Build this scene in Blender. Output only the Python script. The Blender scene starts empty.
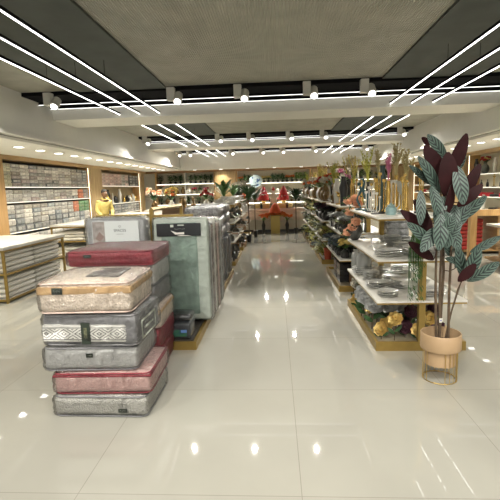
import bpy, math, random
from mathutils import Vector, Matrix, Euler
random.seed(7)
R = math.radians
PI = math.pi
C = bpy.context.scene.collection
scene = bpy.context.scene

# ------------------------------------------------------------------ materials
MATS = {}
def mat(name, col, rough=.6, metal=0, noise=0, nscale=8, bump=0, bscale=40, coat=0, col2=None, emis=None, estr=0,
        vary=0, trans=0, ior=1.45, bkind='noise', sheen=0):
    if name in MATS: return MATS[name]
    m = bpy.data.materials.new(name); m.use_nodes = True
    nt = m.node_tree; N = nt.nodes; Lk = nt.links
    b = N['Principled BSDF']
    b.inputs['Base Color'].default_value = (*col, 1)
    b.inputs['Roughness'].default_value = rough
    b.inputs['Metallic'].default_value = metal
    b.inputs['IOR'].default_value = ior
    b.inputs['Coat Weight'].default_value = coat
    b.inputs['Coat Roughness'].default_value = .15
    b.inputs['Transmission Weight'].default_value = trans
    b.inputs['Sheen Weight'].default_value = sheen
    if emis:
        b.inputs['Emission Color'].default_value = (*emis, 1); b.inputs['Emission Strength'].default_value = estr
    tc = N.new('ShaderNodeTexCoord')
    src = None
    if noise or col2:
        n = N.new('ShaderNodeTexNoise'); n.inputs['Scale'].default_value = nscale; n.inputs['Detail'].default_value = 4
        Lk.new(tc.outputs['Object'], n.inputs['Vector'])
        mx = N.new('ShaderNodeMix'); mx.data_type = 'RGBA'
        c2 = col2 or tuple(c * (1 - noise) for c in col)
        mx.inputs[6].default_value = (*col, 1); mx.inputs[7].default_value = (*c2, 1)
        rp = N.new('ShaderNodeMapRange'); rp.inputs[1].default_value = .35; rp.inputs[2].default_value = .65
        Lk.new(n.outputs['Fac'], rp.inputs[0]); Lk.new(rp.outputs[0], mx.inputs[0])
        src = mx.outputs[2]; Lk.new(src, b.inputs['Base Color'])
    if vary:
        oi = N.new('ShaderNodeObjectInfo'); hs = N.new('ShaderNodeHueSaturation')
        mr = N.new('ShaderNodeMapRange'); mr.inputs[3].default_value = 1 - vary; mr.inputs[4].default_value = 1 + vary
        Lk.new(oi.outputs['Random'], mr.inputs[0]); Lk.new(mr.outputs[0], hs.inputs['Value'])
        if src: Lk.new(src, hs.inputs['Color'])
        else: hs.inputs['Color'].default_value = (*col, 1)
        Lk.new(hs.outputs[0], b.inputs['Base Color'])
    if bump:
        if bkind == 'voronoi':
            t = N.new('ShaderNodeTexVoronoi'); t.inputs['Scale'].default_value = bscale; out = t.outputs['Distance']
        elif bkind == 'wave':
            t = N.new('ShaderNodeTexWave'); t.inputs['Scale'].default_value = bscale; out = t.outputs['Fac']
        else:
            t = N.new('ShaderNodeTexNoise'); t.inputs['Scale'].default_value = bscale; t.inputs['Detail'].default_value = 3; out = t.outputs['Fac']
        Lk.new(tc.outputs['Object'], t.inputs['Vector'])
        bp = N.new('ShaderNodeBump'); bp.inputs['Strength'].default_value = bump; bp.inputs['Distance'].default_value = .02
        Lk.new(out, bp.inputs['Height']); Lk.new(bp.outputs[0], b.inputs['Normal'])
        if coat: Lk.new(bp.outputs[0], b.inputs['Coat Normal'])
    MATS[name] = m
    return m

def film_mat():
    # clear crinkled plastic film: mostly see-through, glossy where it faces a light
    m = bpy.data.materials.new('clear_film'); m.use_nodes = True
    nt = m.node_tree; N = nt.nodes; Lk = nt.links; N.clear()
    out = N.new('ShaderNodeOutputMaterial'); mix = N.new('ShaderNodeMixShader')
    tr = N.new('ShaderNodeBsdfTransparent'); tr.inputs[0].default_value = (.985, .985, .98, 1)
    gl = N.new('ShaderNodeBsdfGlossy'); gl.inputs['Roughness'].default_value = .16
    tc = N.new('ShaderNodeTexCoord')
    n = N.new('ShaderNodeTexNoise'); n.inputs['Scale'].default_value = 9; n.inputs['Detail'].default_value = 5; n.inputs['Distortion'].default_value = 1.6
    Lk.new(tc.outputs['Object'], n.inputs['Vector'])
    bp = N.new('ShaderNodeBump'); bp.inputs['Strength'].default_value = 1; bp.inputs['Distance'].default_value = .05
    Lk.new(n.outputs['Fac'], bp.inputs['Height']); Lk.new(bp.outputs[0], gl.inputs['Normal'])
    fr = N.new('ShaderNodeFresnel'); fr.inputs['IOR'].default_value = 1.5; Lk.new(bp.outputs[0], fr.inputs['Normal'])
    ma = N.new('ShaderNodeMath'); ma.operation = 'MULTIPLY_ADD'; ma.inputs[1].default_value = .8; ma.inputs[2].default_value = .0
    Lk.new(fr.outputs[0], ma.inputs[0]); Lk.new(ma.outputs[0], mix.inputs[0])
    Lk.new(tr.outputs[0], mix.inputs[1]); Lk.new(gl.outputs[0], mix.inputs[2]); Lk.new(mix.outputs[0], out.inputs[0])
    return m
FILM = film_mat()

def emit_mat(name, col, s):
    m = bpy.data.materials.new(name); m.use_nodes = True
    nt = m.node_tree; nt.nodes.clear()
    o = nt.nodes.new('ShaderNodeOutputMaterial'); e = nt.nodes.new('ShaderNodeEmission')
    e.inputs[0].default_value = (*col, 1); e.inputs[1].default_value = s
    nt.links.new(e.outputs[0], o.inputs[0]); return m

def floor_mat():
    m = bpy.data.materials.new('polished_tile'); m.use_nodes = True
    nt = m.node_tree; N = nt.nodes; Lk = nt.links; b = N['Principled BSDF']
    tc = N.new('ShaderNodeTexCoord'); mp = N.new('ShaderNodeMapping'); mp.inputs['Location'].default_value = (-.11 + 1.2, .35, 0)
    br = N.new('ShaderNodeTexBrick'); br.offset = 0; br.inputs['Scale'].default_value = 1
    br.inputs['Brick Width'].default_value = 1.2; br.inputs['Row Height'].default_value = 1.2
    br.inputs['Mortar Size'].default_value = .0022; br.inputs['Mortar Smooth'].default_value = .3
    br.inputs['Color1'].default_value = (.365, .355, .31, 1); br.inputs['Color2'].default_value = (.38, .37, .32, 1)
    br.inputs['Mortar'].default_value = (.25, .23, .20, 1)
    Lk.new(tc.outputs['Object'], mp.inputs[0]); Lk.new(mp.outputs[0], br.inputs[0])
    n = N.new('ShaderNodeTexNoise'); n.inputs['Scale'].default_value = 1.4; n.inputs['Detail'].default_value = 6
    Lk.new(tc.outputs['Object'], n.inputs['Vector'])
    mx = N.new('ShaderNodeMix'); mx.data_type = 'RGBA'; mx.blend_type = 'MULTIPLY'; mx.inputs[0].default_value = .25
    cr = N.new('ShaderNodeValToRGB'); cr.color_ramp.elements[0].position = .35; cr.color_ramp.elements[0].color = (.8, .8, .79, 1)
    cr.color_ramp.elements[1].position = .6
    Lk.new(n.outputs['Fac'], cr.inputs[0]); Lk.new(br.outputs['Color'], mx.inputs[6]); Lk.new(cr.outputs[0], mx.inputs[7])
    Lk.new(mx.outputs[2], b.inputs['Base Color'])
    b.inputs['Roughness'].default_value = .025; b.inputs['IOR'].default_value = 1.5
    return m

def leaf_mat():
    # dark herringbone bars on a grey-green blade; uses the leaf's own UV map
    m = bpy.data.materials.new('striped_leaf'); m.use_nodes = True
    nt = m.node_tree; N = nt.nodes; Lk = nt.links; b = N['Principled BSDF']
    uv = N.new('ShaderNodeUVMap'); sp = N.new('ShaderNodeSeparateXYZ'); Lk.new(uv.outputs[0], sp.inputs[0])
    def M_(op, a, c=None, v=None):
        x = N.new('ShaderNodeMath'); x.operation = op
        if hasattr(a, 'links'): Lk.new(a, x.inputs[0])
        else: x.inputs[0].default_value = a
        if c is not None:
            if hasattr(c, 'links'): Lk.new(c, x.inputs[1])
            else: x.inputs[1].default_value = c
        return x.outputs[0]
    au = M_('ABSOLUTE', M_('SUBTRACT', sp.outputs[0], .5))
    ph = M_('MULTIPLY', M_('SUBTRACT', sp.outputs[1], M_('MULTIPLY', au, .55)), 7 * 2 * PI)
    s = M_('SINE', ph)
    dark = M_('GREATER_THAN', s, .1)
    mid = M_('LESS_THAN', au, .025)
    edge = M_('LESS_THAN', au, .46)
    k = M_('MAXIMUM', M_('MULTIPLY', dark, edge), mid)
    mx = N.new('ShaderNodeMix'); mx.data_type = 'RGBA'
    mx.inputs[6].default_value = (.080, .125, .10, 1); mx.inputs[7].default_value = (.007, .014, .013, 1)
    Lk.new(k, mx.inputs[0]); Lk.new(mx.outputs[2], b.inputs['Base Color'])
    b.inputs['Roughness'].default_value = .5
    return m

def pattern_mat():
    # white band with dark diamond lattice, repeated along object X
    m = bpy.data.materials.new('diamond_band'); m.use_nodes = True
    nt = m.node_tree; N = nt.nodes; Lk = nt.links; b = N['Principled BSDF']
    tc = N.new('ShaderNodeTexCoord'); sp = N.new('ShaderNodeSeparateXYZ'); Lk.new(tc.outputs['Object'], sp.inputs[0])
    def M_(op, a, c=None):
        x = N.new('ShaderNodeMath'); x.operation = op
        for i, q in ((0, a), (1, c)):
            if q is None: continue
            if hasattr(q, 'links'): Lk.new(q, x.inputs[i])
            else: x.inputs[i].default_value = q
        return x.outputs[0]
    z = M_('ABSOLUTE', sp.outputs[2])
    x = M_('MULTIPLY', M_('ADD', sp.outputs[0], sp.outputs[1]), 1 / .13)
    fx = M_('ABSOLUTE', M_('SUBTRACT', M_('FRACT', x), .5))        # 0..0.5 triangle
    d = M_('ADD', M_('MULTIPLY', fx, 2.0), M_('MULTIPLY', z, 1 / .042))
    rings = M_('LESS_THAN', M_('ABSOLUTE', M_('SUBTRACT', M_('FRACT', M_('MULTIPLY', d, 2.0)), .5)), .14)
    inside = M_('LESS_THAN', z, .036)
    line = M_('LESS_THAN', M_('ABSOLUTE', M_('SUBTRACT', z, .043)), .0028)
    k = M_('MAXIMUM', M_('MULTIPLY', rings, inside), line)
    mx = N.new('ShaderNodeMix'); mx.data_type = 'RGBA'
    mx.inputs[6].default_value = (.82, .81, .77, 1); mx.inputs[7].default_value = (.10, .10, .10, 1)
    Lk.new(k, mx.inputs[0]); Lk.new(mx.outputs[2], b.inputs['Base Color']); b.inputs['Roughness'].default_value = .4
    return m

def wood_mat(name, c1, c2, scale=1.0, rough=.4, axis='Z'):
    m = bpy.data.materials.new(name); m.use_nodes = True
    nt = m.node_tree; N = nt.nodes; Lk = nt.links; b = N['Principled BSDF']
    tc = N.new('ShaderNodeTexCoord'); mp = N.new('ShaderNodeMapping')
    s = {'Z': (9, 9, .9), 'Y': (9, .9, 9), 'X': (.9, 9, 9)}[axis]
    mp.inputs['Scale'].default_value = tuple(v * scale for v in s)
    n = N.new('ShaderNodeTexNoise'); n.inputs['Scale'].default_value = 2; n.inputs['Detail'].default_value = 6; n.inputs['Distortion'].default_value = 1.2
    cr = N.new('ShaderNodeValToRGB'); cr.color_ramp.elements[0].position = .3; cr.color_ramp.elements[1].position = .7
    cr.color_ramp.elements[0].color = (*c1, 1); cr.color_ramp.elements[1].color = (*c2, 1)
    Lk.new(tc.outputs['Object'], mp.inputs[0]); Lk.new(mp.outputs[0], n.inputs['Vector']); Lk.new(n.outputs['Fac'], cr.inputs[0])
    Lk.new(cr.outputs[0], b.inputs['Base Color']); b.inputs['Roughness'].default_value = rough
    MATS[name] = m
    return m

WALL = mat('wall_paint', (.68, .665, .60), .8, noise=.05, nscale=3)
CEIL = mat('ceiling_paint', (.76, .75, .685), .85, noise=.04, nscale=2)
OLIVE = mat('ribbed_ceiling', (.42, .41, .34), .7, noise=.15, nscale=3, bump=.6, bscale=12, bkind='wave')
BLACK = mat('black_paint', (.008, .008, .009), .9)
BLACK.node_tree.nodes['Principled BSDF'].inputs['Specular IOR Level'].default_value = .1
DARKC = mat('dark_ceiling', (.07, .08, .068), .7, noise=.2, nscale=3)
GOLD = mat('gold_metal', (.36, .245, .07), .38, .55, noise=.15, nscale=10)
BRASS = mat('brass', (.55, .38, .12), .28, .9)
WHITEB = mat('white_board', (.72, .70, .64), .35)
WHITEM = mat('white_metal', (.55, .54, .50), .45)
EDGE = mat('pale_shelf', (.6, .58, .5), .45)
BURL = wood_mat('burl_wood', (.27, .18, .08), (.45, .33, .17), .8)
OAK = wood_mat('oak_wood', (.42, .24, .09), (.56, .35, .15), 1)
OAKX = wood_mat('oak_wood_flat', (.36, .23, .10), (.46, .31, .15), 1, axis='Y')
BROWN = wood_mat('brown_wood', (.16, .085, .035), (.30, .17, .07), 1.2, axis='X')
GLOW = emit_mat('lamp_glow', (1, .97, .9), 7)
GLOW2 = emit_mat('strip_glow', (1, .98, .93), 8)
GLOW3 = emit_mat('cross_strip_glow', (1, .98, .93), 2.6)
LED = emit_mat('shelf_led', (1, .88, .62), 4)
TILE = floor_mat(); LEAFM = leaf_mat(); DIAM = pattern_mat()
MAROON = mat('maroon_leaf', (.030, .007, .008), .6, noise=.3, nscale=12)
MAROON.node_tree.nodes['Principled BSDF'].inputs['Specular IOR Level'].default_value = .2

# ------------------------------------------------------------------ mesh builder
class M:
    def __init__(s): s.v = []; s.f = []; s.m = []; s.uv = []; s.has_uv = False
    def add(s, v, f, mi=0, T=None, uv=None):
        o = len(s.v)
        for p in v:
            p = Vector(p); s.v.append(tuple(T @ p) if T else tuple(p))
        for k, q in enumerate(f):
            s.f.append(tuple(i + o for i in q)); s.m.append(mi)
            if uv: s.uv.append([uv[i] for i in q]); s.has_uv = True
            else: s.uv.append([(0, 0)] * len(q))
        return s
    def box(s, x0, x1, y0, y1, z0, z1, mi=0, T=None):
        v = [(x, y, z) for z in (z0, z1) for y in (y0, y1) for x in (x0, x1)]
        return s.add(v, [(0, 2, 3, 1), (4, 5, 7, 6), (0, 1, 5, 4), (2, 6, 7, 3), (0, 4, 6, 2), (1, 3, 7, 5)], mi, T)
    def soft(s, x0, x1, y0, y1, z0, z1, r, mi=0, T=None, n=6, puff=0.0, seed=0):
        # rounded pillow-like box: cube grid pushed to a rounded shape
        rnd = random.Random(seed)
        cx, cy, cz = (x0 + x1) / 2, (y0 + y1) / 2, (z0 + z1) / 2
        hx, hy, hz = (x1 - x0) / 2, (y1 - y0) / 2, (z1 - z0) / 2
        def steps(h):
            rr = min(r, h * .95)
            inner = [-h + rr + (2 * h - 2 * rr) * i / n for i in range(n + 1)]
            return [-h, -h + rr * .3] + inner + [h - rr * .3, h]
        ax = (steps(hx), steps(hy), steps(hz)); hs = (hx, hy, hz)
        idx = {}; verts = []; faces = []
        def vid(i, j, k):
            key = (i, j, k)
            if key not in idx:
                p = [ax[0][i], ax[1][j], ax[2][k]]
                q = []
                rr = min(r, min(hs) * .95)
                c = [max(-hs[a] + rr, min(hs[a] - rr, p[a])) for a in range(3)]
                d = Vector([p[a] - c[a] for a in range(3)])
                if d.length > 1e-9:
                    on = Vector([0, 0, 0])
                    dn = d.normalized() * rr
                    # keep planar faces planar
                    q = [c[a] + dn[a] for a in range(3)]
                else: q = p
                if puff:
                    u, w, t = (q[0] / hx, q[1] / hy, q[2] / hz)
                    bz = max(0, (1 - u * u)) * max(0, (1 - w * w))
                    q[2] += puff * bz * (1 if t > 0 else 0) * abs(t)
                    wob = (rnd.random() - .5) * puff * .35
                    q[0] += wob; q[1] += wob
                idx[key] = len(verts); verts.append((q[0] + cx, q[1] + cy, q[2] + cz))
            return idx[key]
        L = [len(a) - 1 for a in ax]
        for i in range(L[0]):
            for j in range(L[1]):
                faces.append((vid(i, j, 0), vid(i, j + 1, 0), vid(i + 1, j + 1, 0), vid(i + 1, j, 0)))
                faces.append((vid(i, j, L[2]), vid(i + 1, j, L[2]), vid(i + 1, j + 1, L[2]), vid(i, j + 1, L[2])))
        for i in range(L[0]):
            for k in range(L[2]):
                faces.append((vid(i, 0, k), vid(i + 1, 0, k), vid(i + 1, 0, k + 1), vid(i, 0, k + 1)))
                faces.append((vid(i, L[1], k), vid(i, L[1], k + 1), vid(i + 1, L[1], k + 1), vid(i + 1, L[1], k)))
        for j in range(L[1]):
            for k in range(L[2]):
                faces.append((vid(0, j, k), vid(0, j, k + 1), vid(0, j + 1, k + 1), vid(0, j + 1, k)))
                faces.append((vid(L[0], j, k), vid(L[0], j + 1, k), vid(L[0], j + 1, k + 1), vid(L[0], j, k + 1)))
        return s.add(verts, faces, mi, T)
    def lathe(s, prof, n=16, c=(0, 0, 0), mi=0, T=None, sx=1, sy=1, lobes=0, amp=0):
        v = []; f = []
        for r, z in prof:
            for i in range(n):
                a = 2 * PI * i / n; rr = r * (1 + amp * math.cos(lobes * a)) if lobes else r
                v.append((c[0] + rr * math.cos(a) * sx, c[1] + rr * math.sin(a) * sy, c[2] + z))
        for k in range(len(prof) - 1):
            for i in range(n):
                j = (i + 1) % n; f.append((k * n + i, k * n + j, (k + 1) * n + j, (k + 1) * n + i))
        if prof[0][0] > 1e-4: f.append(tuple(range(n - 1, -1, -1)))
        if prof[-1][0] > 1e-4: f.append(tuple((len(prof) - 1) * n + i for i in range(n)))
        return s.add(v, f, mi, T)
    def tube(s, pts, r, n=6, mi=0, T=None):
        pts = [Vector(p) for p in pts]; rs = r if isinstance(r, (list, tuple)) else [r] * len(pts)
        v = []; f = []; up = None
        for k, p in enumerate(pts):
            d = (pts[min(k + 1, len(pts) - 1)] - pts[max(k - 1, 0)])
            d = d.normalized() if d.length > 1e-9 else Vector((0, 0, 1))
            if up is None: up = Vector((1, 0, 0)) if abs(d.x) < .8 else Vector((0, 1, 0))
            a = (up - d * up.dot(d)); a = a.normalized() if a.length > 1e-6 else d.orthogonal().normalized()
            up = a; b = d.cross(a)
            for i in range(n):
                t = 2 * PI * i / n; v.append(tuple(p + (a * math.cos(t) + b * math.sin(t)) * rs[k]))
        for k in range(len(pts) - 1):
            for i in range(n):
                j = (i + 1) % n; f.append((k * n + i, k * n + j, (k + 1) * n + j, (k + 1) * n + i))
        f.append(tuple(range(n - 1, -1, -1))); f.append(tuple((len(pts) - 1) * n + i for i in range(n)))
        return s.add(v, f, mi, T)
    def ball(s, c, r, n=10, mi=0, sc=(1, 1, 1), T=None):
        k = max(4, n // 2)
        return s.lathe([(r * math.sin(PI * i / k) + (1e-5 if i in (0, k) else 0), -r * math.cos(PI * i / k) * sc[2]) for i in range(k + 1)], n, c, mi, T, sc[0], sc[1])
    def leaf(s, b, t, w, nrm=(0, -1, 0), bend=.1, cup=.15, n=8, mi=0, mb=None, shape=.75, th=.0015, sag=(0, 0, 1)):
        b = Vector(b); t = Vector(t); d = t - b; L = d.length; d = d / L
        nv = Vector(nrm); nv = nv - d * nv.dot(d)
        nv = nv.normalized() if nv.length > 1e-4 else d.orthogonal().normalized()
        side = d.cross(nv).normalized()
        for layer, m_ in ((0, mi), (1, mb if mb is not None else mi)):
            v = []; uv = []; f = []
            for i in range(n + 1):
                q = i / n; wd = w * .5 * max(math.sin(PI * min(1, q * .97 + .015)) ** shape, .02)
                ctr = b + d * (L * q) + nv * (math.sin(PI * q) * bend * L)
                for j in range(5):
                    u = (j - 2) / 2
                    v.append(tuple(ctr + side * (u * wd) + nv * (abs(u) * wd * cup - layer * th)))
                    uv.append(((u + 1) / 2, q))
            for i in range(n):
                for j in range(4):
                    a = i * 5 + j; q = (a, a + 1, a + 6, a + 5)
                    f.append(q if layer == 0 else q[::-1])
            s.add(v, f, m_, None, uv)
        return s
    def strip(s, pts, w, side=(1, 0, 0), mi=0):
        # thin grass-like blade
        sd = Vector(side) * w * .5; v = []; f = []
        n = len(pts)
        for k, p in enumerate(pts):
            k2 = 1 - (k / (n - 1)) ** 2 * .9
            v.append(tuple(Vector(p) - sd * k2)); v.append(tuple(Vector(p) + sd * k2))
        for k in range(n - 1): f.append((2 * k, 2 * k + 1, 2 * k + 3, 2 * k + 2))
        return s.add(v, f, mi)
    def mesh(s, name, mats, smooth=True):
        me = bpy.data.meshes.new(name); me.from_pydata(s.v, [], s.f)
        for m in (mats if isinstance(mats, (list, tuple)) else [mats]): me.materials.append(m)
        me.polygons.foreach_set('material_index', s.m)
        me.polygons.foreach_set('use_smooth', [smooth] * len(s.f))
        if s.has_uv:
            l = me.uv_layers.new(name='UVMap'); flat = [c for q in s.uv for p in q for c in p]
            l.data.foreach_set('uv', flat)
        if smooth:
            me.set_sharp_from_angle(angle=R(40))
        me.update(); return me

def obj(name, m, mats, parent=None, loc=(0, 0, 0), rot=(0, 0, 0), smooth=True):
    me = m if isinstance(m, bpy.types.Mesh) else m.mesh(name, mats, smooth)
    o = bpy.data.objects.new(name, me); C.objects.link(o); o.location = loc; o.rotation_euler = rot
    if parent: o.parent = parent
    return o
def tag(o, label, cat, group=None, kind=None):
    o['label'] = label; o['category'] = cat
    if group: o['group'] = group
    if kind: o['kind'] = kind
    return o
def thing(name, label, cat, loc=(0, 0, 0), rz=0, group=None):
    o = bpy.data.objects.new(name, None); C.objects.link(o); o.empty_display_size = .05
    o.location = loc; o.rotation_euler = (0, 0, rz)
    return tag(o, label, cat, group)
def struct(name, m, mats, smooth=False):
    o = obj(name, m, mats, smooth=smooth); o['kind'] = 'structure'; return o
def dup(root, loc, rz=None, label=None, group=None, scale=None):
    def cp(o, par):
        c = o.copy(); C.objects.link(c)
        if par is not None: c.parent = par
        for ch in KIDS.get(o.name, []): cp(ch, c)
        return c
    r = cp(root, None); r.location = loc
    if rz is not None: r.rotation_euler = (0, 0, rz)
    if label: r['label'] = label
    if group: r['group'] = group
    if scale: r.scale = (scale,) * 3 if not isinstance(scale, tuple) else scale
    return r
KIDS = {}
def reg(o):
    KIDS[o.name] = list(o.children)
    for c in o.children: reg(c)
    return o
ORD = ['first', 'second', 'third', 'fourth', 'fifth', 'sixth', 'seventh', 'eighth', 'ninth', 'tenth', 'eleventh', 'twelfth', 'thirteenth',
       'fourteenth', 'fifteenth', 'sixteenth', 'seventeenth', 'eighteenth', 'nineteenth', 'twentieth', 'twenty-first', 'twenty-second', 'twenty-third', 'twenty-fourth', 'twenty-fifth', 'twenty-sixth']

def text_mesh(name, body, size, m, parent, loc, rot, ext=.0008):
    cu = bpy.data.curves.new(name, 'FONT'); cu.body = body; cu.size = size; cu.extrude = ext; cu.align_x = 'CENTER'; cu.align_y = 'CENTER'
    t = bpy.data.objects.new(name, cu); C.objects.link(t)
    dg = bpy.context.evaluated_depsgraph_get(); me = bpy.data.meshes.new_from_object(t.evaluated_get(dg))
    bpy.data.objects.remove(t); me.materials.clear(); me.materials.append(m)
    return obj(name, me, None, parent, loc, rot)

# ------------------------------------------------------------------ camera (1.6 m eye height, f 430 px of 500)
cam = bpy.data.cameras.new('camera'); co = bpy.data.objects.new('camera', cam); C.objects.link(co)
yaw, pitch, roll = .0607962897, .14210668, -.0292193688
f = Vector((-math.sin(yaw) * math.cos(pitch), math.cos(yaw) * math.cos(pitch), -math.sin(pitch)))
r = Vector((math.cos(yaw), math.sin(yaw), 0)); u = r.cross(f)
r2 = r * math.cos(roll) + u * math.sin(roll); u2 = u * math.cos(roll) - r * math.sin(roll)
mw = Matrix((r2, u2, -f)).transposed().to_4x4(); mw.translation = (0, 0, 1.6)
co.matrix_world = mw; cam.sensor_width = 36; cam.sensor_fit = 'HORIZONTAL'; cam.lens = 36 * 430 / 500; cam.clip_start = .05
scene.camera = co

# ------------------------------------------------------------------ room shell
XW, YB, YF, ZT = 6.35, 20.4, -3.0, 3.3
struct('floor', M().box(-XW, XW, YF, YB, -.1, 0), TILE)
struct('wall_left', M().box(-XW - .1, -XW, YF, YB, 0, 3.4), WALL)
struct('wall_right', M().box(XW, XW + .1, YF, YB, 0, 3.4), WALL)
struct('wall_back', M().box(-XW - .1, XW + .1, YB, YB + .1, 0, 3.4), WALL)
# front wall left out so the world light comes in as added fill
struct('ceiling', M().box(-4.25, 4.25, YF, 19.45, 3.3, 3.4), OLIVE)
BW = 4.22
BEAMS = [(2.0, 3.0), (8.3, 9.3), (14.6, 15.6)]
for a, b in BEAMS:
    struct('ceiling', M().box(-BW, BW, a, b, 3.0, 3.3), CEIL)
# bulkheads: face, soffit
for s in (-1, 1):
    m = M(); x0, x1 = sorted((s * BW, s * XW)); m.box(x0, x1, YF, YB, 2.56, 3.4)
    struct('ceiling', m, CEIL)
    x0, x1 = sorted((s * (BW - .05), s * (BW + .25))); struct('trim_1' if s < 0 else 'trim_2', M().box(x0, x1, YF, 19.4, 2.565, 2.63), CEIL)
    x0, x1 = sorted((s * (BW + .04), s * XW)); struct('ceiling', M().box(x0, x1, YF, YB, 2.5, 2.545), CEIL)
    x0, x1 = sorted((s * (BW + .08), s * (BW + .2))); struct('trim_3', M().box(x0, x1, YF, 19.4, 2.545, 2.56), BLACK)
struct('ceiling', M().box(-BW, BW, 19.4, YB, 2.5, 3.4), CEIL)
# black bands at the far end of each bay, dark channels along the strip lights
BAYS = [(-3.0, 2.0), (3.0, 8.3), (9.3, 14.6), (15.6, 19.4)]
for a, b in BAYS:
    struct('ceiling', M().box(-BW, BW, b - 1.0, b, 3.24, 3.3), BLACK)
    for s in (-1, 1):
        x0, x1 = sorted((s * 1.75, s * 3.35)); struct('ceiling', M().box(x0, x1, a, b - 1.0, 3.27, 3.3), DARKC)
# wood trim above the wall units
for s in (-1, 1):
    x0, x1 = sorted((s * 5.95, s * XW)); struct('trim_4', M().box(x0, x1, 3.0, 19.9, 2.4, 2.5), OAKX)
struct('trim_5', M().box(-XW, XW, 19.95, YB, 2.4, 2.5), BROWN)
# pillars clad in burl wood
for i, (x0, x1, y0, y1) in enumerate([(-6.35, -5.95, 13.8, 14.75), (-6.35, -5.95, 19.05, 19.6), (-2.72, -1.8, 19.95, 20.4), (1.7, 2.3, 19.95, 20.4),
                                      (5.95, 6.35, 14.1, 14.9), (5.95, 6.35, 19.2, 19.9), (5.3, 6.35, 19.95, 20.4)]):
    struct('wall_%s' % ('left' if x1 < -3 else 'right' if x0 > 3 else 'back'), M().box(x0, x1, y0, y1, 0, 2.4), BURL)
struct('trim_6', M().box(-6.35, -5.93, 8.88, 9.26, 0, 2.4), OAK)

# ------------------------------------------------------------------ lights
G_STRIP = 'linear ceiling strip lights'
def strip_light(p0, p1, label):
    p0, p1 = Vector(p0), Vector(p1); d = p1 - p0
    o = thing('strip_light', label, 'light', p0, 0, G_STRIP)
    m = M()
    if abs(d.y) > abs(d.x):
        obj('housing', M().box(-.012, .012, 0, d.y, .008, .04), BLACK, o, smooth=False)
        obj('diffuser', M().box(-.0055, .0055, 0, d.y, 0, .0079), GLOW2, o, smooth=False)
        for q in (.08, .5, .92): obj('suspension_wire', M().box(-.002, .002, d.y * q - .002, d.y * q + .002, .0401, ZT - .03 - p0.z), BLACK, o, smooth=False)
    else:
        obj('housing', M().box(0, d.x, -.016, .016, .008, .04), BLACK, o, smooth=False)
        obj('diffuser', M().box(0, d.x, -.005, .005, 0, .0079), GLOW3, o, smooth=False)
        top = (ZT - .06 if p0.z > 3.1 else ZT) - p0.z
        for q in (.1, .5, .9): obj('suspension_wire', M().box(d.x * q - .002, d.x * q + .002, -.002, .002, .0401, top), BLACK, o, smooth=False)
bayn = ['bay behind the viewer', 'nearest ceiling bay', 'middle ceiling bay', 'farthest ceiling bay']
for bi, (a, b) in enumerate(BAYS):
    for s, sn in ((-1, 'left'), (1, 'right')):
        for k, x in enumerate((2.14, 2.52, 2.9)):
            strip_light((s * x, a + .02, 3.05), (s * x, b - .02, 3.05), 'white strip light, %s of three running lengthwise, %s side of the %s' % (('inner', 'middle', 'outer')[k], sn, bayn[bi]))
    strip_light((-BW, b - .06, 3.19), (BW, b - .06, 3.19), 'white strip light across the %s, against its far beam' % bayn[bi])
    strip_light((-BW, b - .47, 3.19), (BW, b - .47, 3.19), 'white strip light across the black band of the %s' % bayn[bi])
    if bi in (2,):
        strip_light((-BW, a + .06, 3.03), (BW, a + .06, 3.03), 'white strip light across the %s, behind its near beam' % bayn[bi])

def add_light(kind, loc, energy, size=.1, spot=120, rot=(0, 0, 0), col=(1, .93, .8), name='lamp', par=None):
    l = bpy.data.lights.new(name, kind); l.energy = energy; l.color = col
    if kind == 'AREA': l.shape = 'DISK'; l.size = size
    if kind == 'SPOT': l.spot_size = R(spot); l.spot_blend = .6; l.shadow_soft_size = size
    o = bpy.data.objects.new(name, l); C.objects.link(o); o.location = loc; o.rotation_euler = rot
    if par: o.parent = par
    return o
DLD = bpy.data.lights.new('downlight_beam', 'SPOT'); DLD.energy = 120; DLD.color = (1, .93, .77); DLD.specular_factor = .3; DLD.spot_size = R(135); DLD.spot_blend = .8; DLD.shadow_soft_size = .05
def downlight(x, y, z, label, grp):
    o = thing('downlight', label, 'light', (x, y, z), 0, grp)
    obj('trim_ring', M().box(-.085, .085, -.085, .085, -.006, 0), WHITEM, o, smooth=False)
    obj('lamp_face', M().box(-.065, .065, -.065, .065, -.009, -.0061), GLOW, o, smooth=False)
    l = bpy.data.objects.new('lamp', DLD); C.objects.link(l); l.location = (0, 0, -.02); l.parent = o
for k in range(0):
    pass
for s, sn in ((-1, 'left'), (1, 'right')):
    for k in range(19):
        y = 5.0 + k * .76 if s < 0 else 5.2 + k * .76
        if k % 2 == 0 or True:
            downlight(s * 4.8, y, 2.5, 'recessed square downlight in the %s side soffit, %s from the near end' % (sn, ORD[k]), 'downlights in the %s soffit' % sn)
for k in range(7):
    downlight(-3.6 + k * 1.2, 19.62, 2.5, 'recessed square downlight in the back soffit, %s from the left' % ORD[k], 'downlights in the back soffit')

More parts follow.
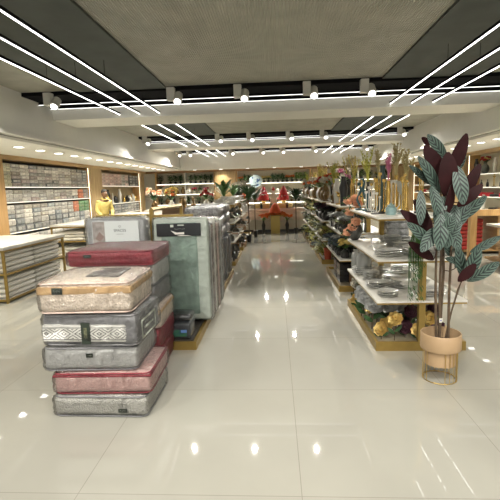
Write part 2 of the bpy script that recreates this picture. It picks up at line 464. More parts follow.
SPD = bpy.data.lights.new('spot_beam', 'SPOT'); SPD.energy = 175; SPD.color = (1, .96, .88); SPD.specular_factor = .06; SPD.spot_size = R(95); SPD.spot_blend = .7; SPD.shadow_soft_size = .03
SPF = SPD.copy(); SPF.energy = 420
def track_spot(x, y, z, label, yaw=0, tilt=25):
    o = thing('track_spotlight', label, 'spotlight', (x, y, 3.24), 0, 'track spotlights on the ceiling')
    obj('mount', M().box(-.14, -.02, -.06, .06, -.2, 0), WHITEM, o, smooth=False)
    T = Matrix.Translation((.03, 0, -.17)) @ Euler((R(-tilt), 0, R(yaw))).to_matrix().to_4x4()
    obj('lamp_head', M().lathe([(.05, .11), (.068, .10), (.07, -.075), (.062, -.08)], 16, T=T), WHITEM, o)
    obj('lens', M().lathe([(.052, -.0805), (.052, -.086), (.001, -.088)], 16, T=T), GLOW, o)
    l = bpy.data.objects.new('lamp', SPF if y > 15 else SPD); C.objects.link(l); l.parent = o
    l.matrix_local = T @ Matrix.Translation((0, 0, -.11))
for r_, (y, xs, rn) in enumerate([(7.15, (-3.6, -1.56, -.48, .62, 1.52), 'nearest row'), (13.1, (-3.8, -1.6, -.66, .5, 1.5, 3.75), 'middle row'),
                              (17.9, (-3.9, -3.45, -1.7, -.46, .36, 1.66, 3.7), 'farthest row'), (1.2, (-3, -1.5, 0, 1.5, 3), 'added fill row above the viewer'), (-1.5, (-3, -1.5, 0, 1.5, 3), 'added fill row behind the viewer')]):  # last two rows are unseen lamps added to brighten surfaces facing the camera
    for k, x in enumerate(xs):
        track_spot(x, y, 3.1, 'white cylinder spotlight in the %s, %s from the left' % (rn, ORD[k]), 0, 45 if r_ < 3 else -35)
# ------------------------------------------------------------------ left wall units
def wall_unit(name, label, y0, y1, x_face, levels, sgn, back, base=True, led=True, side=OAK, top=2.4, depth=.34, div=None):
    # a lit wall shelving unit against the left (sgn=-1) or right (+1) wall; levels = heights of board tops
    o = thing(name, label, 'shelving', (x_face, y0, 0), 0)
    d = depth * sgn; X = lambda a, b: tuple(sorted((a * sgn, b * sgn)))
    L = y1 - y0
    obj('back_panel', M().box(*X(depth - .012, depth), 0, L, 0, top), back, o, smooth=False)
    obj('side_panel', M().box(*X(0, depth - .013), 0, .03, 0, top), side, o, smooth=False)
    obj('side_panel', M().box(*X(0, depth - .013), L - .03, L, 0, top), side, o, smooth=False)
    for z in levels:
        obj('shelf_board', M().box(*X(0, depth - .013), .031, L - .031, z - .028, z), WHITEM, o, smooth=False)
        if led: obj('led_strip', M().box(*X(-.004, 0), .031, L - .031, z - .022, z - .006), LED2, o, smooth=False)
    if led:
        obj('led_strip', M().box(*X(-.006, 0), L - .028, L - .004, .02, top), LED, o, smooth=False)
        obj('led_strip', M().box(*X(-.006, 0), .004, .028, .02, top), LED, o, smooth=False)
    return o
LED2 = emit_mat('shelf_edge_led', (1, .93, .76), 1.8)
GREYBACK = mat('shelf_back', (.10, .095, .085), .7)
TANBACK = mat('tan_panel', (.35, .27, .16), .6, noise=.15, nscale=3)
LIGHTBACK = mat('cream_panel', (.66, .62, .50), .6)
wall_unit('wall_shelving', 'long lit wall shelving packed with folded bedsheets, left wall beside the burl pillar', 9.27, 13.78, -6.0, [.42, .75, 1.45, 1.8], -1, GREYBACK)
wall_unit('wall_shelving', 'lit wall shelving with pink packs above vases, behind the person in yellow', 14.77, 19.03, -6.0, [.42, .8, 1.19, 1.85], -1, TANBACK)

COLN = {}
def packm(name, body, insert, words):
    a = mat('pack_' + name, body, .45, noise=.35, nscale=14, coat=.5, vary=.22)
    b = mat('insert_' + name, insert, .4, noise=.5, nscale=26, coat=.4, vary=.3)
    m = M(); m.soft(-.13, .13, -.17, .17, 0, .088, .022, 0, n=1)
    m.box(.1295, .1325, -.135, .135, .018, .07, 1)
    COLN[name] = (m.mesh('bedsheet_pack', [a, b]), words)
packm('grey', (.42, .41, .40), (.55, .54, .52), 'grey')
packm('pale', (.66, .64, .60), (.52, .50, .47), 'pale grey')
packm('dark', (.16, .17, .18), (.50, .50, .48), 'dark grey')
packm('white', (.80, .78, .73), (.74, .71, .66), 'white')
packm('mauve', (.46, .38, .38), (.56, .49, .47), 'mauve')
packm('cream', (.74, .72, .52), (.60, .58, .44), 'cream')
packm('taupe', (.42, .38, .33), (.56, .52, .45), 'taupe')
packm('orange', (.62, .20, .10), (.70, .26, .14), 'orange')
packm('green', (.16, .36, .17), (.22, .42, .22), 'green')
packm('pink', (.76, .56, .52), (.80, .66, .62), 'pink')
packm('slate', (.22, .25, .28), (.42, .45, .46), 'slate blue')
LAY = ['bottom', 'second', 'third', 'fourth', 'fifth', 'sixth', 'seventh']
def pack(x, y, z, cname, label, grp, sc=(1, 1, 1), rz=0):
    me, w = COLN[cname]
    o = bpy.data.objects.new('bedsheet_pack', me); C.objects.link(o); o.location = (x, y, z); o.scale = sc; o.rotation_euler = (0, 0, rz)
    return tag(o, label, 'bedding', grp)
def fill_row(y0, y1, z, stacks, layers, h, palette, special, rown, grp, x=-6.0, unit='left wall', kind='pack', jit=.008):
    w = (y1 - y0) / stacks; rnd = random.Random(int(z * 100) + stacks)
    for i in range(stacks):
        cn = rnd.choice(palette)
        for k in range(layers):
            if (i, k) in special: c = special[(i, k)]
            elif (i, None) in special: c = special[(i, None)]
            else: c = cn if rnd.random() < .55 else rnd.choice(palette)
            pack(x - .145 + rnd.uniform(-jit, 0), y0 + w * (i + .5), z + k * h, c,
                 '%s bedsheet %s, %s layer of %s stack from left, %s' % (COLN[c][1], kind, LAY[k], ORD[i], rown), grp,
                 (1, (w - .02) / .34, (h - .002) / .088))
mix = ['grey', 'pale', 'dark', 'mauve', 'taupe', 'pale', 'white', 'grey', 'slate', 'pale', 'grey', 'white']
GU = 'bedsheet packs on the left wall shelving'
sp = {(0, None): 'cream', (1, 4): 'pale', (2, 3): 'white', (5, 4): 'white', (5, 2): 'mauve', (3, 1): 'white'}
fill_row(9.32, 13.73, 1.80, 12, 6, .088, mix, sp, 'top shelf of packed shelving', GU)
fill_row(9.32, 13.73, 1.45, 12, 3, .093, ['mauve', 'pale', 'grey', 'taupe', 'white', 'pale'], {(9, 0): 'dark', (10, None): 'orange', (9, None): 'white', (11, None): 'grey'}, 'second shelf of packed shelving', GU)
fill_row(9.32, 13.73, 1.062, 12, 3, .105, ['grey', 'pale', 'slate', 'taupe', 'grey', 'white'], {(9, 0): 'orange', (9, 1): 'orange', (9, 2): 'orange', (10, 0): 'green', (10, 1): 'green', (10, 2): 'green', (11, 0): 'green', (11, 1): 'green', (11, 2): 'green'}, 'third row of packed shelving', GU)
fill_row(9.32, 13.73, .75, 12, 2, .155, ['dark', 'grey', 'slate', 'grey', 'dark', 'pale'], {}, 'boxed row of packed shelving', GU)
fill_row(9.8, 13.5, .42, 9, 2, .12, ['grey', 'white', 'pale', 'taupe'], {}, 'lowest shelf of packed shelving', GU)
GU2 = 'bedding packs on the shelving behind the person'
fill_row(14.85, 17.7, 1.85, 7, 4, .11, ['pink', 'pink', 'pink'], {(5, None): 'pale', (6, 1): 'pale'}, 'top shelf by pillar', GU2)
fill_row(17.8, 18.95, 1.85, 3, 4, .11, ['dark', 'grey'], {}, 'dark group beyond pink packs', GU2)
fill_row(15.9, 18.95, .80, 8, 3, .11, ['grey', 'slate', 'dark', 'grey'], {}, 'shelf below the vases', GU2)
fill_row(15.2, 18.95, .42, 8, 2, .12, ['pale', 'white'], {}, 'lowest shelf by pillar', GU2)

# ------------------------------------------------------------------ small goods
GLASSD = mat('smoked_glass', (.06, .06, .055), .1, 0, coat=.5)
GOLDS = mat('polished_gold', (.72, .50, .16), .25, .9, noise=.2, nscale=20)
SILV = mat('silver_metal', (.74, .74, .72), .33, .55, noise=.2, nscale=25)
WHITEC = mat('white_ceramic', (.72, .70, .65), .25, coat=.4)
BLUEJ = mat('blue_glazed', (.28, .42, .42), .3, coat=.4, noise=.2, nscale=30)
TERRA = mat('terracotta_red', (.42, .07, .03), .5)
DKGREEN = mat('dark_green_leaf', (.05, .12, .04), .55, noise=.4, nscale=20, vary=.25)
MDGREEN = mat('fresh_green_leaf', (.085, .20, .035), .5, noise=.35, nscale=18, vary=.2)
YLGREEN = mat('yellow_green_leaf', (.55, .54, .12), .5, noise=.35, nscale=18, vary=.2)
GREYGREEN = mat('grey_green_leaf', (.36, .40, .22), .6, noise=.35, nscale=18, vary=.2)
STEM = mat('plant_stem', (.11, .075, .045), .7, noise=.3, nscale=20)
PEACH = mat('peach_petal', (.96, .56, .36), .6, noise=.15, nscale=20)
YELP = mat('yellow_petal', (.78, .62, .22), .6, noise=.2, nscale=20)
REDP = mat('red_petal', (.50, .03, .03), .55, noise=.3, nscale=20)
ORGP = mat('orange_petal', (.80, .20, .05), .55, noise=.25, nscale=20)
WHTP = mat('white_petal', (.76, .72, .62), .6, noise=.15, nscale=20)
PNKP = mat('pink_petal', (.62, .22, .34), .6, noise=.2, nscale=20)
PURP = mat('dusky_purple_petal', (.12, .05, .07), .4, .3, noise=.3, nscale=20)
BLUP = mat('slate_blue_petal', (.13, .17, .19), .45, .1, noise=.4, nscale=20)
GLDP = mat('gold_foil_petal', (.75, .54, .18), .4, .4, noise=.3, nscale=25)
SILP = mat('silver_foil_petal', (.72, .73, .72), .35, .4, noise=.35, nscale=25)
BLK = mat('black_glaze', (.018, .018, .02), .3, coat=.3)
BRONZE = mat('bronze_metal', (.22, .14, .06), .4, .7, noise=.3, nscale=15)

PROFS = {
 'slim': [(.035, 0), (.045, .01), (.03, .05), (.022, .16), (.03, .24), (.016, .30), (.022, .34), (.017, .338)],
 'belly': [(.04, 0), (.085, .05), (.10, .12), (.085, .19), (.04, .24), (.045, .28), (.038, .275)],
 'tall': [(.05, 0), (.055, .02), (.06, .18), (.075, .30), (.05, .38), (.035, .43), (.045, .48), (.038, .475)],
 'jar': [(.055, 0), (.068, .02), (.068, .09), (.05, .105), (.052, .115), (.02, .135), (.012, .15), (.001, .155)],
 'goblet': [(.045, 0), (.045, .008), (.01, .02), (.009, .12), (.035, .15), (.045, .22), (.04, .219)],
 'bottle': [(.035, 0), (.042, .01), (.042, .12), (.015, .17), (.014, .21), (.02, .215), (.018, .23)],
}
PRO = {}
HOLD = []
def proto(key, fn):
    # each kind is built once, when first asked for; the first use moves the original itself
    if key not in PRO:
        o = fn(); reg(o); PRO[key] = [o, False]
    return PRO[key]
def put(key, fn, loc, label, cat, grp=None, rz=0, scale=1):
    e = proto(key, fn)
    if not e[1]:
        o = e[0]; e[1] = True
        o.location = loc; o.rotation_euler = (0, 0, rz); o.scale = (scale,) * 3 if not isinstance(scale, tuple) else scale
    else:
        o = dup(e[0], loc, rz, scale=scale)
    for k in ('label', 'category', 'group'):
        if k in o: del o[k]
    tag(o, label, cat, grp); return o
def T0(name): return thing(name, '', '')
def one(name, m, mats): 
    o = obj(name, m, mats); return o
def vase(kind, ma, n=16): return lambda: one('vase', M().lathe(PROFS[kind], n), ma)
def blossom_mesh(m, c, r, mi=0, rings=3, pet=6, seed=0, up=(0, 0, 1), crumple=.15):
    rnd = random.Random(seed); up = Vector(up).normalized(); q = up.to_track_quat('Z', 'Y')
    for k in range(rings):
        el = R(12 + 58 * k / max(1, rings - 1)); ln = r * (1 - .22 * k)
        for i in range(pet):
            a = 2 * PI * (i + .5 * k) / pet + rnd.uniform(-.15, .15)
            d = Vector((math.cos(a) * math.cos(el), math.sin(a) * math.cos(el), math.sin(el) + rnd.uniform(-.1, .1)))
            t = q @ (d * ln); nn = q @ Vector((-math.cos(a) * math.sin(el), -math.sin(a) * math.sin(el), math.cos(el)))
            m.leaf(Vector(c), Vector(c) + t, ln * 1.0, nn, bend=-.18 + rnd.uniform(-crumple, crumple), cup=.35, n=4, mi=mi, shape=.55)
    m.ball(Vector(c) + up * r * .12, r * .24, 6, mi)
def flower(ma, seed=0, pet=7, rings=4, h=.16):
    def fn():
        o = T0('artificial_flower')
        b = M(); blossom_mesh(b, (0, 0, h), .085, 0, rings, pet, seed, (-.35, -.75, .5), .3); obj('blossom', b, ma, o)
        obj('stem', M().tube([(0, .03, 0), (0, .02, h * .5), (0, 0, h)], .005, 5), STEM, o)
        l = M(); l.leaf((0, .02, h * .4), (.08, .03, h * .7), .04); l.leaf((0, .02, h * .3), (-.08, .02, h * .6), .04); obj('leaf', l, DKGREEN, o)
        return o
    return fn
def bouquet(vm, vk, pm, gm, n=9, spread=.13, hh=.25, seed=1, br=.05, leafy=14):
    def fn():
        rnd = random.Random(seed); o = T0('flower_arrangement')
        top = PROFS[vk][-1][1]
        obj('vase', M().lathe(PROFS[vk], 14), vm, o)
        st = M(); lf = M()
        for i in range(n):
            a = 2 * PI * i / n + rnd.uniform(-.3, .3); rr = spread * (rnd.random() ** .6)
            p = Vector((rr * math.cos(a), rr * math.sin(a), top + hh * rnd.uniform(.45, 1)))
            st.tube([(0, 0, top - .05), (p.x * .4, p.y * .4, (top + p.z) / 2), p], .003, 4)
            b = M(); d = Vector((p.x, p.y, spread * .8)); blossom_mesh(b, p, br, 0, 2, 6, seed + i, d); obj('blossom', b, pm[i % len(pm)], o)
        for i in range(leafy):
            a = rnd.uniform(0, 2 * PI); b0 = Vector((.01 * math.cos(a), .01 * math.sin(a), top - .01)); ln = spread * rnd.uniform(.8, 1.4)
            t = b0 + Vector((math.cos(a) * ln, math.sin(a) * ln, hh * rnd.uniform(.1, .8))); lf.leaf(b0, t, .045, (0, 0, 1), .12, n=5)
        obj('stems', st, STEM, o); obj('foliage', lf, gm, o); return o
    return fn
def bush(pm, gm, h=.34, spread=.2, n=46, lw=.045, seed=2, arch=.1, pot='jar', ph=.11, ll=.14):
    def fn():
        rnd = random.Random(seed); o = T0('potted_plant')
        obj('pot', M().lathe([(.05, 0), (.07, ph), (.075, ph), (.062, ph - .006), (.01, ph - .012)], 12), pm, o)
        lf = M(); st = M()
        for i in range(n):
            a = rnd.uniform(0, 2 * PI); q = rnd.random(); rr = spread * math.sqrt(rnd.random()) * (1 - .35 * q)
            p = Vector((rr * math.cos(a), rr * math.sin(a), ph + .02 + (h - ph) * q)); d = Vector((math.cos(a), math.sin(a), rnd.uniform(-.2, .9))).normalized() * ll * rnd.uniform(.7, 1.2)
            lf.leaf(p - d * .3, p + d * .7, lw, (0, 0, 1), arch, n=4)
            if i % 5 == 0: st.tube([(0, 0, ph - .02), tuple(p * .6 + Vector((0, 0, ph * .3))), tuple(p)], .003, 4)
        obj('foliage', lf, gm, o); obj('stem', st, STEM, o); return o
    return fn
def palm(gm, h=.5, n=16, w=.05, seed=3, pm=None, ph=.12, spread=.3, trunk=0):
    def fn():
        rnd = random.Random(seed); o = T0('potted_palm')
        obj('pot', M().lathe([(.06, 0), (.085, ph), (.09, ph), (.075, ph - .006), (.01, ph - .012)], 14), pm or BLK, o)
        lf = M()
        if trunk: obj('trunk', M().tube([(0, 0, ph - .02), (.01, .01, ph + trunk * .5), (0, 0, ph + trunk)], [.02, .016, .014], 8), STEM, o)
        for i in range(n):
            a = 2 * PI * i / n * 2.4 + rnd.uniform(-.2, .2); el = rnd.uniform(.35, 1.3)
            b0 = Vector((0, 0, ph + trunk - .02)); t = b0 + Vector((math.cos(a) * spread * math.cos(el * .8) * 1.3, math.sin(a) * spread * math.cos(el * .8) * 1.3, (h - ph) * math.sin(el) * .9))
            nrm = Vector((-math.cos(a), -math.sin(a), 1.2)); lf.leaf(b0, t, w, nrm, .13, n=7, shape=.6)
        obj('foliage', lf, gm, o); return o
    return fn
def sprays(vm, vk, gm, h=.45, n=12, seed=4, spread=.12, bead=True, bm=None):
    def fn():
        rnd = random.Random(seed); o = T0('vase_of_sprays'); top = PROFS[vk][-1][1]
        obj('vase', M().lathe(PROFS[vk], 14), vm, o); s = M(); bd = M()
        for i in range(n):
            a = rnd.uniform(0, 2 * PI); rr = spread * rnd.random()
            e = Vector((rr * math.cos(a), rr * math.sin(a), top + h * rnd.uniform(.55, 1)))
            s.tube([(0, 0, top - .08), (e.x * .3, e.y * .3, top + (e.z - top) * .5), e], .0035, 4)
            for k in range(7):
                q = .45 + .55 * k / 6; p = Vector((e.x * q * q, e.y * q * q, top + (e.z - top) * q)); aa = rnd.uniform(0, 2 * PI)
                bd.leaf(p, p + Vector((math.cos(aa) * .035, math.sin(aa) * .035, .03)), .018, (0, 0, 1), .1, n=3)
        obj('stems', s, gm, o); obj('sprigs', bd, bm or gm, o); return o
    return fn
def candelabra(ma, n=3, h=.42, seed=0):
    def fn():
        o = T0('candle_holder'); b = M(); b.lathe([(.06, 0), (.06, .012), (.01, .02)], 16); obj('base', b, BLK, o)
        for i in range(n):
            x = (i - (n - 1) / 2) * .045; hh = h * (1 - .16 * abs(i - (n - 1) / 2))
            m = M().tube([(x * .5, 0, .018), (x, 0, .06), (x, 0, hh - .03)], .006, 6); m.lathe([(.008, 0), (.02, .012), (.02, .035), (.014, .034)], 10, (x, 0, hh - .032)); obj('stem', m, ma, o)
        return o
    return fn
def figurine(ma, kind=0):
    def fn():
        m = M()
        m.lathe([(.06, 0), (.06, .02), (.02, .03)], 14)
        if kind == 0:   # long-necked bird
            m.tube([(0, 0, .03), (.0, 0, .12)], .008, 6); m.ball((0, 0, .17), .05, 12, 0, (1.3, .7, .9))
            m.tube([(.04, 0, .19), (.075, 0, .26), (.05, 0, .33), (.07, 0, .37)], [.025, .016, .011, .013], 8)
            m.tube([(.07, 0, .37), (.12, 0, .36)], [.012, .002], 6); m.leaf((-.03, 0, .18), (-.14, 0, .24), .06, (0, 0, 1), .1, n=5)
        elif kind == 1:  # bust
            m.lathe([(.05, .03), (.06, .06), (.085, .12), (.03, .17), (.03, .20)], 14, sx=1, sy=.65); m.ball((0, 0, .25), .05, 12, 0, (.85, 1, 1.2)); m.ball((0, .01, .29), .045, 10)
        elif kind == 2:   # twisted sculpture
            m.tube([(.03 * math.cos(i * .7), .03 * math.sin(i * .7), .03 + i * .035) for i in range(11)], [.012 + .012 * math.sin(i * .6) ** 2 for i in range(11)], 8); m.ball((0, 0, .42), .03, 10)
        else:  # horse-like standing figure
            m.ball((0, 0, .15), .05, 12, 0, (1.5, .7, .8))
            for a, b in ((-.05, -.02), (-.05, .02), (.05, -.02), (.05, .02)): m.tube([(a, b, .14), (a, b, .03)], [.014, .008], 6)
            m.tube([(.05, 0, .17), (.09, 0, .24), (.10, 0, .27)], [.03, .02, .016], 8); m.tube([(.095, 0, .27), (.15, 0, .245)], [.02, .012], 8); m.tube([(-.07, 0, .17), (-.11, 0, .08)], [.014, .004], 6)
        return one('figurine', m, ma)
    return fn
def tray(ma, kind=0):
    def fn():
        m = M()
        if kind == 0: m.lathe([(.001, .012), (.10, .012), (.14, .028), (.145, .032), (.14, .034), (.10, .018), (.001, .018)], 24, sx=1.25, sy=.85, lobes=12, amp=.015)
        elif kind == 1: m.lathe([(.001, 0), (.07, 0), (.12, .018), (.122, .021), (.07, .006), (.001, .005)], 22)
        elif kind == 2: m.lathe([(.04, 0), (.045, .01), (.085, .05), (.10, .075), (.097, .075), (.06, .03), (.001, .012)], 20)
        else:
            m.lathe([(.05, 0), (.05, .008), (.012, .02), (.012, .09), (.10, .11), (.13, .125), (.128, .128), (.06, .115), (.001, .112)], 20, lobes=10, amp=.03)
        return one(['serving_tray', 'plate', 'bowl', 'cake_stand'][kind], m, ma)
    return fn
def lantern(ma):
    def fn():
        o = T0('lantern'); m = M()
        for a, b in ((-1, -1), (-1, 1), (1, -1), (1, 1)): m.box(a * .05 - .006, a * .05 + .006, b * .05 - .006, b * .05 + .006, .01, .2)
        m.box(-.06, .06, -.06, .06, 0, .012); m.lathe([(.085, .2), (.05, .24), (.02, .27), (.001, .275)], 4, T=Matrix.Rotation(PI / 4, 4, 'Z')); obj('frame', m, ma, o, smooth=False)
        obj('candle', M().lathe([(.025, .012), (.025, .1), (.001, .102)], 12), WHITEC, o); return o
    return fn
def book_box(ma, w=.26, d=.18, h=.1):
    return lambda: one('gift_box', M().soft(-w / 2, w / 2, -d / 2, d / 2, 0, h, .006, n=1), ma)

# goods on the middle shelf of the second left unit
GV = 'vases and figurines behind the person'
rnd = random.Random(5)
seq = [('g', GOLDS, 'slim'), ('w', WHITEC, 'belly'), ('g', GOLDS, 'belly'), ('b', BLK, 'tall'), ('w', WHITEC, 'slim'), ('b', BLK, 'belly'), ('b', BLK, 'bottle'), ('w', WHITEC, 'tall'), ('b', BLK, 'slim'), ('g', GOLDS, 'bottle'), ('b', BLK, 'belly'), ('w', WHITEC, 'belly')]
nm = {'g': 'gold', 'w': 'white', 'b': 'black'}; kn = {'slim': 'slim', 'belly': 'rounded', 'tall': 'tall', 'bottle': 'bottle-shaped'}
for i in range(15):
    c, ma, k = seq[i % 12]
    put('v%s%s' % (c, k), vase(k, ma), (-6.15 + rnd.uniform(-.04, .03), 14.98 + i * .275, 1.19), '%s %s vase, %s from left, shelf behind the person in yellow' % (kn[k], nm[c], ORD[i]), 'vase', GV, 0, rnd.uniform(.95, 1.2))

# ------------------------------------------------------------------ white-topped display tables with folded quilts
TOWEL = mat('white_quilt', (.72, .70, .64), .7, noise=.1, nscale=8, bump=.3, bscale=18, vary=.06)
MARBLE = mat('white_marble', (.66, .64, .58), .2, col2=(.56, .54, .5), nscale=3)
def display_table(x0, x1, y0, y1, label, top=.85):
    o = thing('display_table', label, 'table', (x0, y0, 0)); w, l = x1 - x0, y1 - y0
    obj('tabletop', M().soft(-.02, w + .02, -.02, l + .02, top - .05, top, .006, n=1), MARBLE, o)
    for (a, b) in ((0, 0), (w - .035, 0), (0, l - .035), (w - .035, l - .035)):
        obj('leg', M().box(a, a + .035, b, b + .035, 0, top - .051), GOLD, o, smooth=False)
    for z in (.03, .42):
        fr = M(); fr.box(.036, w - .036, 0, .03, z, z + .028); fr.box(.036, w - .036, l - .03, l, z, z + .028); fr.box(0, .03, .036, l - .036, z, z + .028); fr.box(w - .03, w, .036, l - .036, z, z + .028)
        obj('rail', fr, GOLD, o, smooth=False)
        obj('shelf_board', M().box(.031, w - .031, .031, l - .031, z + .01, z + .024), WHITEM, o, smooth=False)
    fr = M(); fr.box(w - .03, w, .036, l - .036, top - .078, top - .051); fr.box(.036, w - .036, 0, .03, top - .078, top - .051); obj('rail', fr, GOLD, o, smooth=False)
    return o
QM = M(); QM.soft(-.32, .32, -.36, .36, 0, .08, .038, 0, n=3, puff=.006, seed=4); QME = QM.mesh('folded_quilt', TOWEL)
def quilts(x0, x1, y0, y1, cols, rows, lay, tname, lv=((.056, 'lower'), (.446, 'upper')), lh=.078, xs=None):
    w = (x1 - x0 - .1) / rows; l = (y1 - y0 - .1) / cols
    for z, zn in lv:
        for i in range(cols):
            for j in range(rows):
                if xs and j not in xs: continue
                for k in range(lay):
                    q = bpy.data.objects.new('folded_quilt', QME); C.objects.link(q)
                    q.location = (x0 + .05 + w * (j + .5) + random.uniform(-.006, .006), y0 + .05 + l * (i + .5) + random.uniform(-.008, .008), z + k * lh + .002)
                    q.scale = ((w - .02) / .64, (l - .02) / .72, lh / .09)
                    tag(q, 'folded white quilt, %s layer, %s shelf of %s, %s column, %s row' % (LAY[k], zn, tname, ORD[i], ('far', 'aisle-side')[j == rows - 1]), 'quilt', 'folded quilts on ' + tname)
display_table(-5.5, -4.0, 6.03, 7.86, 'white marble topped gold table stacked with folded quilts, nearest on the left')
quilts(-5.5, -4.0, 6.03, 7.86, 2, 2, 4, 'nearest quilt table')
display_table(-5.5, -3.9, 10.2, 12.1, 'white topped gold display table in front of the person in yellow')
quilts(-5.5, -3.9, 10.2, 12.1, 2, 2, 3, 'second quilt table')
display_table(-5.4, -3.6, 13.2, 15.2, 'white topped gold display table behind the person in yellow', .88)

# ------------------------------------------------------------------ generic two-post gondola
def gondola_parts(o, s, tops=(.60, .72, .84), top=True, boards=True):
    # s=+1: aisle edge at x=0, body extends to +x ; origin at the near aisle corner, 1.65 m long
    L = 1.65; X = lambda a, b: tuple(sorted((a * s, b * s)))
    b = M(); b.box(*X(0, .85), 0, .03, 0, .09); b.box(*X(0, .85), L - .03, L, 0, .09); b.box(*X(0, .03), .031, L - .031, 0, .09); b.box(*X(.82, .85), .031, L - .031, 0, .09)
    obj('plinth', b, GOLD, o, smooth=False)
    obj('plinth_board', M().box(*X(.031, .819), .031, L - .031, .02, .045), mat('plinth_shelf', (.30, .26, .18), .5), o, smooth=False)
    for y in (.0, L - .06):
        obj('post', M().box(*X(.40, .46), y, y + .055, .091, 1.265 if top else 1.0), GOLD, o, smooth=False)
    if boards:
        for z, w in zip((1.3, .9, .5), tops):
            if z == 1.3 and not top: continue
            m = M(); m.box(*X(0, w), -.02 if z != 1.3 else -.02, L + .02, z - .018, z); obj('shelf_board', m, WHITEB, o, smooth=False)
            m = M(); m.box(*X(.004, w - .004), -.016, -.001, z - .034, z - .0181); m.box(*X(.004, .02), 0, L, z - .034, z - .0181); m.box(*X(.004, w - .004), L + .001, L + .016, z - .034, z - .0181); m.box(*X(w - .02, w - .004), 0, L, z - .034, z - .0181); obj('shelf_edge', m, GOLD, o, smooth=False)
NT = ['nearest', 'second', 'third', 'fourth', 'fifth']
YS = [4.06, 6.46, 8.87, 11.1, 13.3]
for i, y in enumerate(YS):
    o = thing('display_gondola', 'gold framed white shelf gondola on the right of the aisle, %s of the row' % NT[i], 'display shelf', (.95, y, 0), 0, 'right aisle gondolas')
    gondola_parts(o, 1)
for i, y in list(enumerate(YS))[2:]:
    o = thing('display_gondola', 'gold framed white shelf gondola on the left of the aisle, %s from the viewer' % NT[i], 'display shelf', (-.85, y, 0), 0, 'left aisle gondolas')
    gondola_parts(o, -1)
# ------------------------------------------------------------------ bagged bedding in the foreground
MAR = mat('maroon_fabric', (.27, .035, .05), .6, noise=.2, nscale=12, bump=.3, bscale=30)
ROSE = mat('rose_fabric', (.62, .42, .39), .6, noise=.15, nscale=70, bump=.3, bscale=60)
GRYF = mat('grey_fabric', (.48, .48, .47), .65, noise=.12, nscale=50, bump=.3, bscale=60)
GRYP = mat('grey_patterned_fabric', (.56, .55, .51), .65, noise=.22, nscale=90, bump=.4, bscale=80, bkind='voronoi')
DGRY = mat('charcoal_quilted_fabric', (.25, .25, .26), .65, noise=.2, nscale=22, bump=.5, bscale=14, bkind='voronoi')
BEIG = mat('beige_fabric', (.80, .70, .60), .6, noise=.08, nscale=70, bump=.4, bscale=60, bkind='voronoi')
TAN = mat('tan_band', (.62, .42, .22), .5, noise=.1, nscale=20)
PIPE = mat('pale_piping', (.62, .48, .42), .45)
SEAGR = mat('sea_green_fabric', (.30, .40, .345), .6, noise=.35, nscale=9, bump=.4, bscale=16)
PALEG = mat('pale_green_fabric', (.56, .62, .56), .6, noise=.15, nscale=14, bump=.3, bscale=25)
LBL = mat('dark_label', (.025, .035, .025), .4)
LBG = mat('pale_print', (.48, .52, .46), .4)
BLKL = mat('black_label', (.014, .018, .02), .3, coat=.3)
INK = mat('grey_ink', (.10, .11, .12), .5)
def wiggle(parent, x, z, w, y, ma, name='print', h=.006, n=9, r=.0011):
    pts = [(x - w / 2 + w * i / n, y, z + (h if i % 2 else -h) * (1 if i % 3 else .5)) for i in range(n + 1)]
    return obj(name, M().tube(pts, r, 4), ma, parent)
def bag(label, loc, rz, w, d, h, body, band=None, bandz=.6, bandh=.3, lab=None, seed=0, r=.04, puff=.02, top=None, sash=None, grp=None):
    o = thing('bagged_bedding', label, 'bedding', loc, rz, grp)
    m = M(); m.soft(-w / 2, w / 2, 0, d, .004, h - .006, min(r, h * .42), 0, n=6, puff=puff, seed=seed)
    obj('bedding', m, body, o)
    if band:
        m = M(); e = .004; m.soft(-w / 2 - e, w / 2 + e, -e, d + e, h * bandz, h * (bandz + bandh), .012, 0, n=3); obj('band', m, band, o)
    for z in (h * .06, h * .93) if h > .12 else ():
        k = .006; m = M(); ww = w / 2 - .004; rr = .05
        pts = []
        for cx, cy, a0 in ((ww - rr, rr, -90), (ww - rr, d - rr, 0), (-ww + rr, d - rr, 90), (-ww + rr, rr, 180)):
            for i in range(5): a = R(a0 + 22.5 * i); pts.append((cx + rr * math.cos(a), cy + rr * math.sin(a), z))
        pts.append(pts[0]); obj('piping', m.tube(pts, k, 6), PIPE if body in (BEIG,) else (MAR if body in (MAR, ROSE) else DGRY), o)
    if lab:
        lx, lz, lw, lh = lab
        L_ = obj('label_patch', M().box(-lw / 2, lw / 2, -.001, 0, -lh / 2, lh / 2), LBL, o, (lx, -.012 if band else -.008, lz), smooth=False)
        wiggle(L_, 0, 0, lw * .62, -.0025, LBG, 'print', lh * .14)
    # the clear bag over it, sagging a little
    m = M(); e = .014; m.soft(-w / 2 - e, w / 2 + e, -e, d + e, .001, h + .0, min(r, h * .4), 0, n=6, puff=puff + .006, seed=seed + 9); obj('clear_bag', m, FILM, o)
    return o
GB = None
bag('grey patterned bedding bag with small dark label, bottom of the front stack', (-1.285, 2.83, 0), R(-1), .69, .54, .165, GRYP, lab=(.17, .055, .065, .028), seed=1)
bag('rose bedding bag with maroon piping, second from bottom of the front stack', (-1.265, 2.85, .166), R(1), .71, .54, .165, ROSE, band=MAR, bandz=.76, bandh=.1, seed=2)
bag('plain grey bedding bag below the diamond-banded one in the front stack', (-1.345, 2.87, .332), R(2), .68, .54, .185, GRYF, lab=(.0, .12, .05, .03), seed=3)
o = bag('charcoal quilted bedding bag with white diamond band, under the beige one', (-1.33, 2.86, .518), R(-1.5), .69, .54, .245, DGRY, seed=4, puff=.03)
m = M(); m.soft(-.348, .27, -.012, .20, -.066, .066, .02, 0, n=3); dp = obj('diamond_band', m, DIAM, o, (0, 0, .10))
